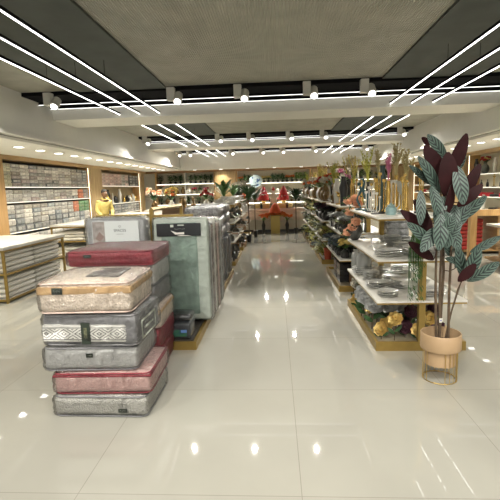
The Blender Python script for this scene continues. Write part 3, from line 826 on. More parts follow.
obj('label_sash', M().box(-.032, .032, -.018, -.0125, -.075, .08), LBL, o, (-.02, 0, .10), smooth=False)
obj('label_print', M().box(-.012, .012, -.0195, -.0182, -.03, .045), mat('olive_print', (.16, .17, .10), .5, noise=.6, nscale=60), o, (-.02, 0, .10), smooth=False)
m = M()
for (a0, a1, b0, b1) in ((.08, .40, .155, .17), (.08, .40, .03, .045), (.08, .095, .045, .155), (.385, .40, .045, .155), (.14, .34, .09, .105)): m.box(.353, .357, a0, a1, b0, b1)
obj('side_print', m, LBG, o, smooth=False)
o = bag('beige bedding bag with tan band and dark label, top of the front stack', (-1.335, 2.83, .765), R(1.5), .655, .58, .235, BEIG, band=TAN, bandz=.60, bandh=.24, lab=(-.18, .17, .075, .046), seed=5, r=.05, puff=.03)
m = M(); m.soft(-.02, .22, .10, .40, .236, .256, .01, 0, n=2, puff=.01); obj('dark_insert', m, mat('dark_print_insert', (.16, .14, .12), .4, noise=.6, nscale=18), o)
# second stack just behind
S2 = [('maroon bedding bag lying at the very bottom of the second stack', MAR, .19, None), ('dull maroon bedding bag, second from bottom of the rear stack', MAR, .19, None),
      ('beige bedding bag with tan band in the middle of the rear stack', BEIG, .19, TAN), ('charcoal bedding bag above the beige one in the rear stack', DGRY, .20, None),
      ('light grey bedding bag directly under the maroon top one', GRYF, .20, None)]
z = 0
for i, (lb, ma, h, bd) in enumerate(S2):
    bag(lb, (-1.40 + (.012, .0, .02, -.02, -.01)[i], 3.64 + (.0, .01, 0, .02, .01)[i], z), R((1, -1, 2, 0, 1)[i]), .68, .58, h, ma, band=bd, bandz=.66, bandh=.2, seed=20 + i)
    z += h + .001
bag('maroon bedding bag with small dark label, top of the rear stack', (-1.42, 3.55, z), R(1), .74, .66, .135, MAR, lab=(-.19, .09, .066, .028), seed=30, r=.03, puff=.02)

# tall silver quilt pack with a printed card, behind the stacks
SILF = mat('silver_grey_fabric', (.46, .47, .48), .5, noise=.25, nscale=14, bump=.4, bscale=20)
o = thing('packed_quilt', 'silver grey packed quilt with white product card, standing behind the maroon bag', 'bedding', (-1.74, 4.62, .1), 0)
obj('quilt', M().soft(-.36, .31, 0, .2, 0, 1.22, .05, 0, n=6, puff=0), SILF, o)
obj('clear_bag', M().soft(-.375, .325, -.012, .212, -.006, 1.235, .05, 0, n=6), FILM, o)
cd = obj('product_card', M().box(-.27, .25, -.006, -.001, .93, 1.19), mat('grey_card', (.66, .70, .70), .5), o, (0, -.014, 0), smooth=False)
obj('photo_print', M().box(-.265, -.13, -.0075, -.0062, .935, 1.185), mat('card_photo', (.42, .38, .36), .5, noise=.4, nscale=12), cd, smooth=False)
m = M(); m.add([(-.24, -.0082, 1.0), (-.19, -.0082, .965), (-.14, -.0082, 1.02), (-.19, -.0082, 1.075), (-.19, -.0082, 1.02)], [(0, 1, 4), (1, 2, 4), (0, 4, 3), (4, 2, 3)]); obj('bed_print', m, mat('bed_print', (.26, .19, .17), .6), cd, smooth=False)
text_mesh('lettering', 'SPACES', .042, INK, cd, (.04, -.007, 1.085), (R(90), 0, 0)); text_mesh('lettering', '◇', .03, INK, cd, (.04, -.007, 1.13), (R(90), 0, 0))
obj('print', M().box(.0, .08, -.0068, -.0062, 1.045, 1.048), INK, cd, smooth=False)
struct_low = thing('low_plinth', 'gold edged low plinth under the packed quilts, behind the front stacks', 'plinth', (-2.2, 4.12, 0))
obj('board', M().box(0, 1.34, .03, 2.0, .03, .099), mat('dark_plinth', (.05, .045, .04), .5), struct_low, smooth=False)
m = M(); m.box(0, 1.38, 0, .029, 0, .085); m.box(1.345, 1.38, .03, 2.0, 0, .085); m.box(0, 1.38, 2.001, 2.03, 0, .085); obj('frame', m, GOLD, struct_low, smooth=False)
# dark bag and box lying on the near end of the plinth
o = thing('dark_bag', 'dark printed bag with green and blue picture on the low gold plinth', 'bag', (-1.02, 4.16, .1)); obj('bag', M().soft(-.14, .14, 0, .26, 0, .17, .03, n=3, puff=.01), mat('dark_bag_fabric', (.03, .035, .04), .4, coat=.4), o)
obj('picture', M().box(-.13, .10, -.003, -.0005, .03, .10), mat('green_picture', (.04, .16, .04), .4, col2=(.02, .04, .10), nscale=9), o, smooth=False)
obj('picture_panel', M().box(.04, .10, -.0045, -.0032, .07, .098), mat('blue_picture', (.12, .22, .5), .4), o, smooth=False)
o = tag(obj('folded_bag', M().soft(-.14, .14, 0, .24, 0, .07, .03, n=3, puff=.02), mat('black_plastic', (.015, .017, .018), .25, coat=.6, bump=.5, bscale=12), loc=(-1.02, 4.19, .272)), 'crumpled black plastic pack lying on the dark printed bag', 'bag')

# standing quilt packs in a row
def stand_pack(label, y, x0, x1, z0, z1, t, body, band=None, lean=0, seed=0, card=False, grp='standing packed quilts left of the aisle', inner=None):
    o = thing('packed_quilt', label, 'bedding', ((x0 + x1) / 2, y, z0), 0, grp); w = x1 - x0; h = z1 - z0
    o.rotation_euler = (R(lean), 0, 0)
    obj('quilt', M().soft(-w / 2, w / 2, 0, t, 0, h, .035, n=6, puff=0), body, o)
    if inner: obj('folded_panel', M().soft(-w / 2 + .09, w / 2 - .12, -.012, .03, .07, h - .05, .01, n=4), inner, o)
    obj('clear_bag', M().soft(-w / 2 - .012, w / 2 + .012, -.022, t + .008, -.004, h + .012, .03, n=6), FILM, o)
    return o
o = stand_pack('large sea green packed quilt with black label, front of the standing row', 4.66, -1.35, -.745, .15, 1.30, .12, PALEG, inner=SEAGR)
bl = obj('black_label', M().box(-.255, .235, -.003, 0, .955, 1.095), BLKL, o, (0, -.026, 0), smooth=False)
# white brush strokes and wordmark on the label
m = M(); m.box(-.10, -.065, -.0045, -.0032, 1.055, 1.082); m.box(-.02, .05, -.0045, -.0032, 1.07, 1.082); obj('logo', m, LBG, bl, smooth=False)
m = M(); m.add([(-.10, -.004, 1.02), (-.05, -.004, .975), (.05, -.004, .975), (.05, -.004, 1.0), (-.03, -.004, .995)], [(0, 1, 2, 3, 4)]); m.add([(-.04, -.004, .958), (.02, -.004, .967), (.14, -.004, .9585), (.02, -.004, .957)], [(0, 3, 2, 1)]); obj('stroke', m, WHITEC, bl, smooth=False)
wiggle(bl, 0, 1.035, .12, -.0045, LBG, 'print', .007, 12)
PQ = [mat('pq_white', (.78, .77, .73), .55, noise=.12, nscale=9, bump=.4, bscale=20), mat('pq_pink', (.70, .55, .51), .55, noise=.15, nscale=9, bump=.4, bscale=20), mat('pq_grey', (.55, .57, .57), .55, noise=.15, nscale=9, bump=.4, bscale=20), mat('pq_cream', (.70, .65, .56), .55, noise=.12, nscale=9, bump=.4, bscale=20)]
row = [(2, 'grey', 1.22), (1, 'pink', 1.2), (0, 'white', 1.27), (3, 'cream', 1.21), (1, 'pink', 1.19), (0, 'white', 1.24), (2, 'grey', 1.18), (0, 'white', 1.2)]
cnt = {}
for i, (k, nmn, zt) in enumerate(row):
    stand_pack('%s packed quilt standing %s behind the sea green one' % (nmn, ('directly', 'second', 'third', 'fourth', 'fifth', 'sixth', 'seventh', 'eighth')[i]), 4.815 + i * .148, -1.32 + .01 * (i % 3), -.745 - .008 * (i % 2), .101, zt, .125, PQ[k])
# gold hanging rail frame
o = thing('quilt_rack', 'gold rectangular rail frame standing behind and left of the sea green quilt', 'rack', (-1.5, 4.95, .1))
m = M(); m.box(.12, .165, .0, .045, 0, 1.29); obj('post', m, GOLD, o, (-.08, -.02, 0), smooth=False)
obj('post', M().box(.12, .165, .0, .045, 0, 1.29), GOLD, o, (.02, 1.12, 0), smooth=False)
obj('rail', M().tube([(.06, .0, 1.29), (.16, 1.14, 1.29)], .024, 4), GOLD, o, smooth=False)
obj('rail', M().box(.085, .55, -.01, .02, 1.20, 1.225), GOLD, o, (0, .0, 0), smooth=False)
obj('rail', M().box(-.60, .03, -.01, .02, 1.2, 1.24), mat('embossed_gold', (.42, .30, .09), .35, .6, bump=1, bscale=30, bkind='voronoi'), o, smooth=False)
# second left block: grey standing packs and pillows on a plinth
o = thing('low_plinth', 'gold edged low plinth under the slate grey standing packs', 'plinth', (-1.75, 6.46, 0))
obj('board', M().box(.03, .9, .03, 1.62, .03, .08), MATS['dark_plinth'], o, smooth=False)
m = M(); m.box(0, .93, 0, .029, 0, .08); m.box(.901, .93, .03, 1.65, 0, .08); obj('frame', m, GOLD, o, smooth=False)
PG = [mat('sg_1', (.36, .38, .42), .5, noise=.15, nscale=9), mat('sg_2', (.25, .26, .29), .5, noise=.15, nscale=9), mat('sg_3', (.44, .45, .47), .5, noise=.15, nscale=9)]
for i in range(8):
    oo = stand_pack('%s standing bedding pack, %s of the slate row by the aisle' % (('slate grey', 'charcoal', 'mid grey')[i % 3], ORD[i]), 6.55 + i * .19, -1.42, -.84 - .004 * (i % 3), .081, .80 - .02 * (i % 3), .16, PG[i % 3], grp='slate grey standing packs left of the aisle')
    if i == 0: obj('paper_label', M().box(.17, .27, -.027, -.024, .50, .62), WHTP, oo, smooth=False)
PIL = mat('silver_patterned_fabric', (.62, .62, .63), .4, noise=.65, nscale=28, bump=.6, bscale=22, coat=.3)
for j in range(3):
    for i in range(3):
        o = thing('bagged_pillow', 'silver patterned bagged pillow, %s layer, %s from the near end, on the slate packs' % (('bottom', 'middle', 'top')[j], ORD[i]), 'pillow', (-1.13, 6.56 + i * .53, .815 + j * .178), R((-2, 3, 0)[i]), 'silver bagged pillows')
        obj('pillow', M().soft(-.28, .28, 0, .5, 0, .168, .075, n=5, puff=.01, seed=i + j * 3), PIL, o); obj('clear_bag', M().soft(-.287, .287, -.008, .508, -.0, .174, .075, n=5), FILM, o)
tag(obj('wooden_tray', M().box(0, .62, 0, .4, 0, .02).box(0, .62, 0, .02, .0201, .10).box(0, .62, .38, .4, .0201, .10).box(0, .02, .021, .379, .0201, .10).box(.6, .62, .021, .379, .0201, .10), BROWN, loc=(-2.15, 8.1, 1.16), smooth=False), 'brown wooden tray on the tall stand beyond the silver pillows', 'tray')
o = thing('display_stand', 'brown wooden stand carrying the tray beyond the silver pillows', 'stand', (-2.2, 8.05, 0)); obj('top', M().box(0, .72, 0, .5, 1.12, 1.158), OAKX, o, smooth=False)
for a in (0, .66):
    for b in (0, .44): obj('leg', M().box(a, a + .06, b, b + .06, 0, 1.119), OAK, o, smooth=False)

# ------------------------------------------------------------------ person in a yellow shirt behind the quilt table
SKIN = mat('skin', (.20, .10, .055), .55, noise=.1, nscale=10); SHIRT = mat('yellow_shirt', (.66, .53, .18), .75, noise=.12, nscale=12, bump=.3, bscale=14)
HAIR = mat('black_hair', (.02, .017, .015), .7); TROU = mat('dark_trousers', (.04, .042, .05), .8); EYE = mat('eye_white', (.6, .58, .55), .3)
def skin_obj(name, verts, edges, radii, ma, parent, root=0, sub=2):
    me = bpy.data.meshes.new(name); me.from_pydata(verts, edges, []); o = bpy.data.objects.new(name, me); C.objects.link(o)
    me.materials.append(ma); md = o.modifiers.new('skin', 'SKIN'); md.use_smooth_shade = True
    for i, rr in enumerate(radii):
        sv = me.skin_vertices[0].data[i]; sv.radius = (rr if isinstance(rr, tuple) else (rr, rr)); sv.use_root = (i == root)
    s = o.modifiers.new('sub', 'SUBSURF'); s.levels = sub; s.render_levels = sub
    if parent: o.parent = parent
    return o
# local frame: person faces -Y (towards the table), x to the viewer's right
P = thing('person', 'person in a yellow shirt leaning hands on the white display table', 'person', (-5.0, 12.36, 0), R(50))
V = [(0, 0, .92), (0, -.01, 1.08), (0, -.03, 1.24), (0, -.05, 1.36), (0, -.06, 1.42), (0, -.075, 1.47),
     (-.10, 0, .86), (-.11, -.02, .48), (-.11, .02, .08), (-.11, -.1, .03), (.10, 0, .86), (.11, -.02, .48), (.11, .02, .08), (.11, -.1, .03),
     (-.18, -.04, 1.33), (-.235, -.04, 1.08), (-.16, -.25, .90), (-.12, -.29, .885), (.18, -.04, 1.33), (.245, -.04, 1.08), (.12, -.26, .90), (.07, -.3, .885)]
E_ = [(0, 1), (1, 2), (2, 3), (3, 4), (4, 5), (0, 6), (6, 7), (7, 8), (8, 9), (0, 10), (10, 11), (11, 12), (12, 13), (3, 14), (14, 15), (15, 16), (16, 17), (3, 18), (18, 19), (19, 20), (20, 21)]
Rr = [(.14, .10), (.125, .09), (.15, .10), (.11, .08), .05, .05, (.085, .085), .055, .038, .03, (.085, .085), .055, .038, .03, .055, .04, .028, .03, .055, .04, .028, .03]
skin_obj('body', V, E_, Rr, SKIN, P)
# shirt follows the torso and upper arms, trousers the legs
sv = [(0, 0, .90), (0, -.01, 1.08), (0, -.03, 1.24), (0, -.05, 1.365), (0, -.055, 1.40), (-.18, -.04, 1.335), (-.238, -.04, 1.08), (-.175, -.22, .925), (.18, -.04, 1.335), (.248, -.04, 1.08), (.14, -.235, .925)]
skin_obj('shirt', sv, [(0, 1), (1, 2), (2, 3), (3, 4), (3, 5), (5, 6), (6, 7), (3, 8), (8, 9), (9, 10)], [(.175, .13), (.16, .12), (.18, .125), (.13, .095), .062, .075, .062, .048, .075, .062, .048], SHIRT, P)
skin_obj('trousers', [(0, 0, .92), (-.10, 0, .84), (-.11, -.02, .48), (-.11, .02, .08), (.10, 0, .84), (.11, -.02, .48), (.11, .02, .08)], [(0, 1), (1, 2), (2, 3), (0, 4), (4, 5), (5, 6)], [(.155, .115), .105, .075, .06, .105, .075, .06], TROU, P)
hd = M(); hd.ball((0, -.10, 1.575), .1, 20, 0, (.78, .95, 1.18)); hd.ball((0, -.135, 1.515), .055, 14, 0, (1, .9, .9))
hd.tube([(0, -.188, 1.60), (0, -.212, 1.565), (0, -.195, 1.555)], [.008, .015, .01], 8)
for s in (-1, 1): hd.ball((s * .078, -.095, 1.57), .022, 8, 0, (.5, 1, 1.5))
obj('head', hd, SKIN, P)
m = M(); m.lathe([(.083, 0), (.089, .03), (.082, .07), (.055, .103), (.001, .118)], 18, (0, -.085, 1.59), sx=.96, sy=1.12); obj('hair', m, HAIR, P)
for s in (-1, 1):
    e = obj('eye', M().ball((s * .032, -.186, 1.59), .012, 8), EYE, P); obj('pupil', M().ball((s * .032, -.196, 1.59), .006, 6), HAIR, e)
obj('collar', M().tube([(.075 * math.cos(t), -.06 + .075 * math.sin(t), 1.425 + .02 * math.sin(t)) for t in [2 * PI * i / 16 for i in range(17)]], .022, 8), SHIRT, P)
obj('mouth', M().tube([(-.025, -.182, 1.52), (0, -.19, 1.517), (.025, -.182, 1.52)], .005, 5), mat('lips', (.16, .06, .05), .5), P)
for s, hx in ((-1, -.12), (1, .07)):
    hv = [(hx, -.29, .885), (hx + .0, -.35, .872)]; he = [(0, 1)]; hr = [.03, .033]
    for k in range(4):
        a = (k - 1.5) * .02; ln = (.06, .072, .066, .052)[k]; b = len(hv)
        hv += [(hx + a, -.38, .873), (hx + a * 1.3, -.38 - ln * .6, .872), (hx + a * 1.4, -.38 - ln, .861)]; he += [(1, b), (b, b + 1), (b + 1, b + 2)]; hr += [.0105, .0095, .008]
    b = len(hv); hv += [(hx + .035 * (-s), -.33, .87), (hx + .055 * (-s), -.37, .864)]; he += [(0, b), (b, b + 1)]; hr += [.012, .009]
    skin_obj('hand', hv, he, hr, SKIN, P, sub=1)
for s in (-1, 1): obj('shoe', M().soft(s * .11 - .05, s * .11 + .05, -.19, .09, 0, .085, .04, n=2), BLK, P)
# ------------------------------------------------------------------ goods on the right gondolas
def lbl(look, level, i, k, side='right'):
    return '%s, %s of %s %s gondola, item %s' % (look, level, NT[i], side, k)
GR = 'goods on the right gondolas'
# nearest gondola: top
put('cand3g', candelabra(GOLDS, 3), (1.10, 4.62, 1.3), 'gold three-stem candle holder on black base, behind the blue jar', 'candle holder', None, .2, 1.0)
put('jarblue', vase('jar', BLUEJ, 20), (1.15, 4.36, 1.3), 'small blue glazed jar at the near end of the nearest right top shelf', 'jar', None, 0, .78)
tag(obj('saucer', M().lathe([(.04, 0), (.07, .008), (.068, .011), (.001, .006)], 18), BLUEJ, loc=(1.28, 4.42, 1.3)), 'pale blue saucer beside the small blue jar on the top shelf', 'saucer')
put('figbird', figurine(mat('teal_bronze', (.06, .14, .16), .35, .4, noise=.4, nscale=20), 2), (1.02, 5.32, 1.3), 'dark teal twisted sculpture beside the peach roses', 'sculpture', None, 0, .75)
put('figbird2', figurine(MATS['teal_bronze'], 0), (1.08, 5.12, 1.3), 'blue bird figurine behind the gold candle holders on the nearest top shelf', 'sculpture', None, 2.2, 1.0)
put('candw', candelabra(WHITEC, 4, .34), (1.06, 4.88, 1.3), 'pale four-stem candle holder on the nearest right top shelf', 'candle holder', None, .5, .9)
put('darktall', vase('slim', mat('teal_glaze', (.03, .07, .07), .3, coat=.4)), (1.20, 4.93, 1.3), 'slim dark teal vase behind the pale four-stem candle holder', 'vase', None, 1.1, 1.5)
put('glassv', vase('goblet', MATS['grey_glass'] if 'grey_glass' in MATS else mat('clear_grey_glass', (.45, .46, .43), .1, coat=.8)), (1.38, 4.78, 1.3), 'clear grey goblet on the nearest right top shelf', 'vase', None, 0, 1.5)
put('pinkspray', sprays(GOLDS, 'slim', PNKP, .30, 10, 9, .05), (1.22, 4.75, 1.3), 'gold vase with upright pink blossom spike on the nearest top shelf', 'vase', None)
put('goldspr', sprays(GOLDS, 'slim', mat('gold_twig', (.40, .34, .16), .6), .30, 14, 11, .09), (1.36, 4.60, 1.3), 'slim gold vase of golden twigs at the near end of the top shelf', 'vase', None)
for k, (x, y, sc) in enumerate([(1.42, 4.28, .75), (1.50, 5.2, .8), (1.30, 5.35, .85)]):
    put('slimgold%d' % (k % 2), vase(('slim', 'tall')[k % 2], GOLDS), (x, y, 1.3), '%s gold vase, %s from the near end, back half of nearest top shelf' % (('slim', 'broad')[k % 2], ORD[k]), 'vase', 'gold vases on the nearest right top shelf', 0, sc)
for k, (x, y, sc) in enumerate([(1.03, 4.52, .7), (1.32, 4.50, .95), (1.50, 4.55, 1.1), (1.34, 5.0, 1.1), (1.14, 5.02, .9)]):
    put(('cand3g', 'candw')[k % 3 == 0], None, (x, y, 1.3), '%s candle holder, %s from the near end, nearest right top shelf' % (('gold', 'pale')[k % 3 == 0], ORD[k]), 'candle holder', 'candle holders on the nearest top shelf', k * .8, sc)
put('goldspr', None, (1.22, 5.22, 1.3), 'gold vase of golden twigs beside the blue bird figurine', 'vase', None, 1.3, 1.1)
put('yspray', sprays(GLASSD, 'slim', YLGREEN, .42, 14, 13, .12), (1.16, 5.48, 1.3), 'dark vase of tall yellow-green sprays at far end of the nearest top shelf', 'vase', None)
put('goldspr', None, (1.48, 5.40, 1.3), 'gold vase of golden twigs at the far back corner of the nearest top shelf', 'vase', None, 2.3, 1.2)
# peach roses rising past the far end of the nearest gondola
def peach():
    o = T0('peach_rose_arrangement'); rn = random.Random(3)
    obj('vase', M().lathe(PROFS['belly'], 16), GLASSD, o, (0.0, 0, 0)); st = M(); lf = M()
    pts = [(-.08, 0, .50), (.01, -.02, .53), (.03, -.04, .46), (-.07, -.05, .36), (.0, -.08, .24), (.11, -.12, .34), (-.09, -.02, .10), (-.04, -.06, .17)]
    for i, p in enumerate(pts):
        b = M(); blossom_mesh(b, p, .07, 0, 4, 7, 40 + i, (p[0] * 2 - .1, -.8, .7)); obj('blossom', b, PEACH, o)
        st.tube([(0, .02, .2), (p[0] * .5, .01, .22 + p[2] * .3), p], .004, 5)
        for k in range(3): a = rn.uniform(0, 6.28); lf.leaf(p, (p[0] + .09 * math.cos(a), p[1] + .03, p[2] + .08 * math.sin(a)), .04)
    obj('stem', st, STEM, o); obj('foliage', lf, DKGREEN, o); return o
put('peach', peach, (1.02, 5.60, .9), 'bunch of large peach roses at the far end of the nearest right gondola', 'flowers')
# trays, plates and bowls, middle and lower shelves
TR = [(0, 'oval silver serving tray'), (1, 'round silver plate'), (2, 'fluted silver bowl'), (3, 'silver cake stand')]
for lv, z, ln in ((0, .9, 'middle shelf'), (1, .5, 'lower shelf')):
    rn = random.Random(31 + lv); n = 0
    for iy in range(4):
        for ix in range(3 + lv // 1):
            x = 1.10 + ix * (.235 if lv == 0 else .225); y = 4.24 + iy * .37
            if x > (1.62 if lv == 0 else 1.75): continue
            kind = (0, 1, 2, 0, 3, 1, 0)[(ix * 3 + iy * 2 + lv) % 7]
            if ix == 0 and iy == 3 and lv == 0: continue
            stack = 1 if kind in (2, 3) else rn.choice((3, 4, 5))
            for k in range(stack):
                put('tray%d' % kind, tray(SILV, kind), (x, y, z + k * .0235), '%s, %s layer, %s across and %s deep on nearest right %s' % (TR[kind][1], LAY[k], ORD[ix], ORD[iy], ln), 'tableware', 'silver trays and bowls on the nearest right gondola', (0, 1.57, .4)[n % 3] if kind == 0 else 0, (.82, .82, .82 if stack > 1 else 1))
            n += 1
for k in range(4):
    put('packbox', lambda: one('wrapped_box', M().soft(-.13, .13, -.1, .1, 0, .075, .012, n=2), mat('clear_pack_grey', (.42, .43, .43), .25, noise=.5, nscale=25, coat=.8, bump=.6, bscale=20)), (1.52, 5.5 - .0, .9 + .0755 * k), 'grey wrapped gift box, %s layer of the pile on the nearest middle shelf' % LAY[k], 'box', 'grey wrapped boxes')
put('packcyl', lambda: one('glass_jar', M().lathe([(.06, 0), (.075, .02), (.075, .17), (.05, .2), (.055, .22), (.05, .22)], 18), mat('grey_glass', (.32, .33, .32), .15, .2, coat=.6)), (1.09, 5.36, .5), 'grey glass jar at the far aisle corner of the nearest lower shelf', 'jar', None, 0, 1.3)
put('packcyl', None, (1.07, 5.58, .5), 'grey glass jar behind another at the very end of nearest lower shelf', 'jar', None, 0, 1.25)
# plinth: foil flowers
GF = 'foil flowers on the base of the nearest right gondola'
fl = [('silver', SILP), ('gold', GLDP), ('dusky purple', PURP)]
pos = [(1.03, 4.62, 1), (1.13, 4.9, 0), (1.02, 5.02, 0), (1.4, 4.2, 1), (1.04, 4.55, 0), (1.12, 4.75, 0), (1.02, 4.85, 0), (1.2, 4.55, 0), (1.10, 5.0, 0), (1.24, 4.8, 0), (1.33, 4.6, 0), (1.05, 5.15, 0), (1.55, 4.62, 0),
       (1.04, 4.24, 1), (1.17, 4.2, 1), (1.12, 4.38, 1), (1.50, 4.2, 1), (1.02, 5.42, 1), (1.30, 4.3, 2), (1.40, 4.45, 2), (1.62, 4.3, 2), (1.65, 4.5, 2)]
for k, (x, y, c) in enumerate(pos):
    zz = .046
    put('ff%d%d' % (c, k % 2), flower(fl[c][1], k, 7 + c, 4, (.12 if y < 4.45 else .25)), (x, y, zz), '%s foil flower, %s counted back from the near corner of the base tray' % (fl[c][0], ORD[k]), 'artificial flower', GF, (k * .37) % .8 - .4, (1.35, 1.35, 1.1) if c == 0 else .92)
put('wflower', flower(WHTP, 5, 6, 3, .28), (1.02, 5.58, .046), 'white foil flower at the far aisle corner of the nearest base tray', 'artificial flower', None, 1)
for k, (x, y) in enumerate([(1.2, 5.3), (1.3, 5.02), (1.5, 4.9), (1.6, 5.2), (1.35, 5.5), (1.7, 4.8), (1.15, 5.52)]):
    put('lowbush%d' % (k % 2), bush(BLK, DKGREEN, .34, .12, 40, .035, 60 + k, ph=.08, ll=.11), (x, y, .046), 'dark green leafy plant, %s behind the foil flowers on nearest base' % ORD[k], 'plant', 'dark plants behind the foil flowers', k)
# hanging green plant
def hang():
    o = T0('hanging_plant'); rn = random.Random(8)
    obj('hook', M().tube([(0, 0, .0), (0, .02, -.03), (0, 0, -.05)], .004, 5), BRASS, o)
    m = M()
    for i in range(65):
        a = rn.uniform(0, 2 * PI); rr = rn.uniform(.01, .075); ln = rn.uniform(.35, .80)
        x, y = rr * math.cos(a), rr * math.sin(a) * .7; ph = rn.uniform(0, 6)
        pts = [(x * min(1, .25 + q * 3) * (1 + .15 * math.sin(ph + q * 4)), y * min(1, .25 + q * 3), -.045 - ln * q) for q in [j / 6 for j in range(7)]]
        m.strip(pts, .006, (math.cos(ph), math.sin(ph), 0))
        m.leaf(pts[5], (pts[5][0] + .02, pts[5][1] - .01, pts[5][2] - .04), .008, n=2)
    obj('foliage', m, mat('hanging_green', (.04, .12, .022), .6, noise=.4, nscale=20), o); return o
o = put('hang', hang, (1.27, 3.95, 1.266), 'bright green hanging grass plant trailing from the nearest top shelf end', 'plant')

# other right gondolas -------------------------------------------------
look = {
 'talldark': (vase('tall', BLK), 'tall black vase', 'vase', .95), 'white': (vase('belly', WHITEC), 'white rounded vase', 'vase', .95), 'wt': (vase('tall', WHITEC), 'tall white vase', 'vase', .9),
 'gold': (vase('slim', GOLDS), 'slim gold vase', 'vase', 1.2), 'bronze': (vase('belly', BRONZE), 'rounded bronze vase', 'vase', 1.2),
 'yel': (sprays(BRONZE, 'slim', YLGREEN, .42, 16, 21, .12, bm=YELP), 'bronze vase of yellow sprays', 'vase', 1),
 'ygr': (sprays(WHITEC, 'slim', YLGREEN, .38, 16, 22, .14), 'white vase of yellow-green sprays', 'vase', 1),
 'pamp': (sprays(BLK, 'tall', mat('pampas', (.50, .44, .28), .8), .36, 16, 23, .14), 'black vase of dry pampas stems', 'vase', .9),
 'orb': (bouquet(WHITEC, 'belly', [ORGP, REDP], MDGREEN, 11, .15, .22, 24), 'white vase of orange and red flowers', 'flowers', 1.0),
 'whb': (bouquet(BRONZE, 'belly', [WHTP], GREYGREEN, 11, .15, .22, 25), 'bronze vase of white flowers', 'flowers', 1.0),
 'pkb': (bouquet(WHITEC, 'slim', [PNKP, WHTP], MDGREEN, 9, .10, .20, 26), 'slim white vase of pink flowers', 'flowers', 1),
 'bush': (bush(BLK, DKGREEN, .36, .17, 60, .045, 27), 'dark leafy plant in a black pot', 'plant', .9),
 'gbush': (bush(BRONZE, GREYGREEN, .34, .17, 60, .04, 28), 'grey-green plant in a bronze pot', 'plant', .9),
 'ybush': (bush(WHITEC, YLGREEN, .32, .15, 50, .04, 29), 'yellow-green plant in a white pot', 'plant', .9),
 'blk': (bouquet(BLK, 'belly', [BLK, PURP], DKGREEN, 16, .17, .12, 30, .06), 'black vase of near-black flowers', 'flowers', .9),
 'blu': (bouquet(BLK, 'jar', [BLUP], DKGREEN, 14, .15, .13, 31, .055), 'dark jar of slate blue flowers', 'flowers', .95),
 'sil': (bouquet(GLASSD, 'jar', [SILP], GREYGREEN, 12, .14, .14, 32, .055), 'dark jar of silver foil flowers', 'flowers', .95),
 'bust': (figurine(BRONZE, 1), 'bronze bust', 'sculpture', 1), 'horse': (figurine(BLK, 3), 'black horse figurine', 'sculpture', 1.1), 'bird': (figurine(GOLDS, 0), 'gold bird figurine', 'sculpture', .9),
 'wbust': (figurine(WHITEC, 1), 'white bust', 'sculpture', 1.1), 'lant': (lantern(BLK), 'black lantern with candle', 'lantern', 1), 'glant': (lantern(GOLDS), 'gold lantern with candle', 'lantern', 1),
 'cnd': (candelabra(GOLDS, 3, .36), 'gold three-stem candle holder', 'candle holder', 1), 'bowl': (tray(SILV, 2), 'silver fluted bowl', 'bowl', 1.1), 'cake': (tray(SILV, 3), 'silver cake stand', 'tableware', 1),
 'box': (book_box(BROWN), 'brown wooden box', 'box', 1), 'plate': (tray(WHITEC, 1), 'white plate', 'plate', 1.1), 'wbowl': (tray(WHITEC, 2), 'white bowl', 'bowl', 1),
 'sjar': (vase('jar', GLASSD), 'dark glass jar', 'jar', 1.2),
}
LEVN = {1.3: 'top shelf', .9: 'middle shelf', .5: 'lower shelf', .046: 'base tray'}
def shelf_goods(i, z, keys, x0=1.05, dx=.24, y0=None, dy=.26, side='right', nx=2, jit=.02, xs=None):
    rn = random.Random(int(100 * z) + i * 7 + len(keys)); y0 = y0 or YS[i] + .14
    for k, key in enumerate(keys):
        if key is None: continue
        fn, lk, cat, sc = look[key]
        x = x0 + (k % nx) * dx; y = y0 + (k // nx) * dy
        if side == 'left': x = -x + .10
        put(key, fn, (x + rn.uniform(-jit, jit), y + rn.uniform(-jit, jit), z), '%s, %s %s gondola %s, %s pair, %s side' % (lk, NT[i], side, LEVN[z], ORD[k // nx], ('aisle', 'inner', 'far')[k % nx]),
            cat, GR if side == 'right' else 'goods on the left gondolas', rn.uniform(0, 6), (lambda q: (q * 1.2, q * 1.2, q * .86) if cat in ('plant', 'flowers') and side == 'right' and z != 1.3 else q)(sc * rn.uniform(.95, 1.1)))
def rows(i, z, s, **k): shelf_goods(i, z, [None if q == '-' else q for q in s.split()], **k)
rows(1, 1.3, 'talldark gold pkb cnd bird yel wt gold bust pamp ygr yel')
rows(1, .9, 'sil lant sil bowl sil cake bust sil lant sil bowl sil')
rows(1, .5, '- blu blu blu blu sil sil blu blu sil blu blu')
rows(2, 1.3, 'bust yel whb ygr bronze pamp orb orb yel wbust orb gold')
rows(2, .9, 'blk blk blk blk blk bust bush blk blk sil sil bush')
rows(2, .5, 'ybush ybush whb bush gbush ybush gbush gbush ybush blu bush gbush')
rows(2, .046, '- gbush ybush gbush ybush gbush whb blu gbush gbush blu bush')
rows(3, 1.3, 'whb yel bird bronze orb ygr glant orb whb wt talldark whb')
rows(3, .9, 'ybush whb ybush whb gbush ybush bust whb ybush gbush bush ybush')
rows(3, .5, 'gbush wbowl ybush sil whb bush gbush ybush wbowl bush sil gbush')
rows(3, .046, 'box blu ybush gbush ybush gbush ybush gbush blu bush ybush gbush')
rows(4, 1.3, 'whb orb ygr whb orb bust whb yel bronze white pkb orb')
rows(4, .9, 'whb gbush ybush bust whb bush gbush ybush whb bowl bush ybush')
rows(4, .5, 'bush gbush sil ybush whb gbush wbowl bush gbush ybush sil bush')
rows(4, .046, 'box gbush ybush gbush bush gbush ybush gbush blu bush ybush gbush')
put('yrose', bouquet(BLK, 'jar', [YELP], MDGREEN, 9, .11, .10, 33, .06), (1.06, 6.6, .5), 'cream yellow flowers at the near corner of the second right lower shelf', 'flowers', None)
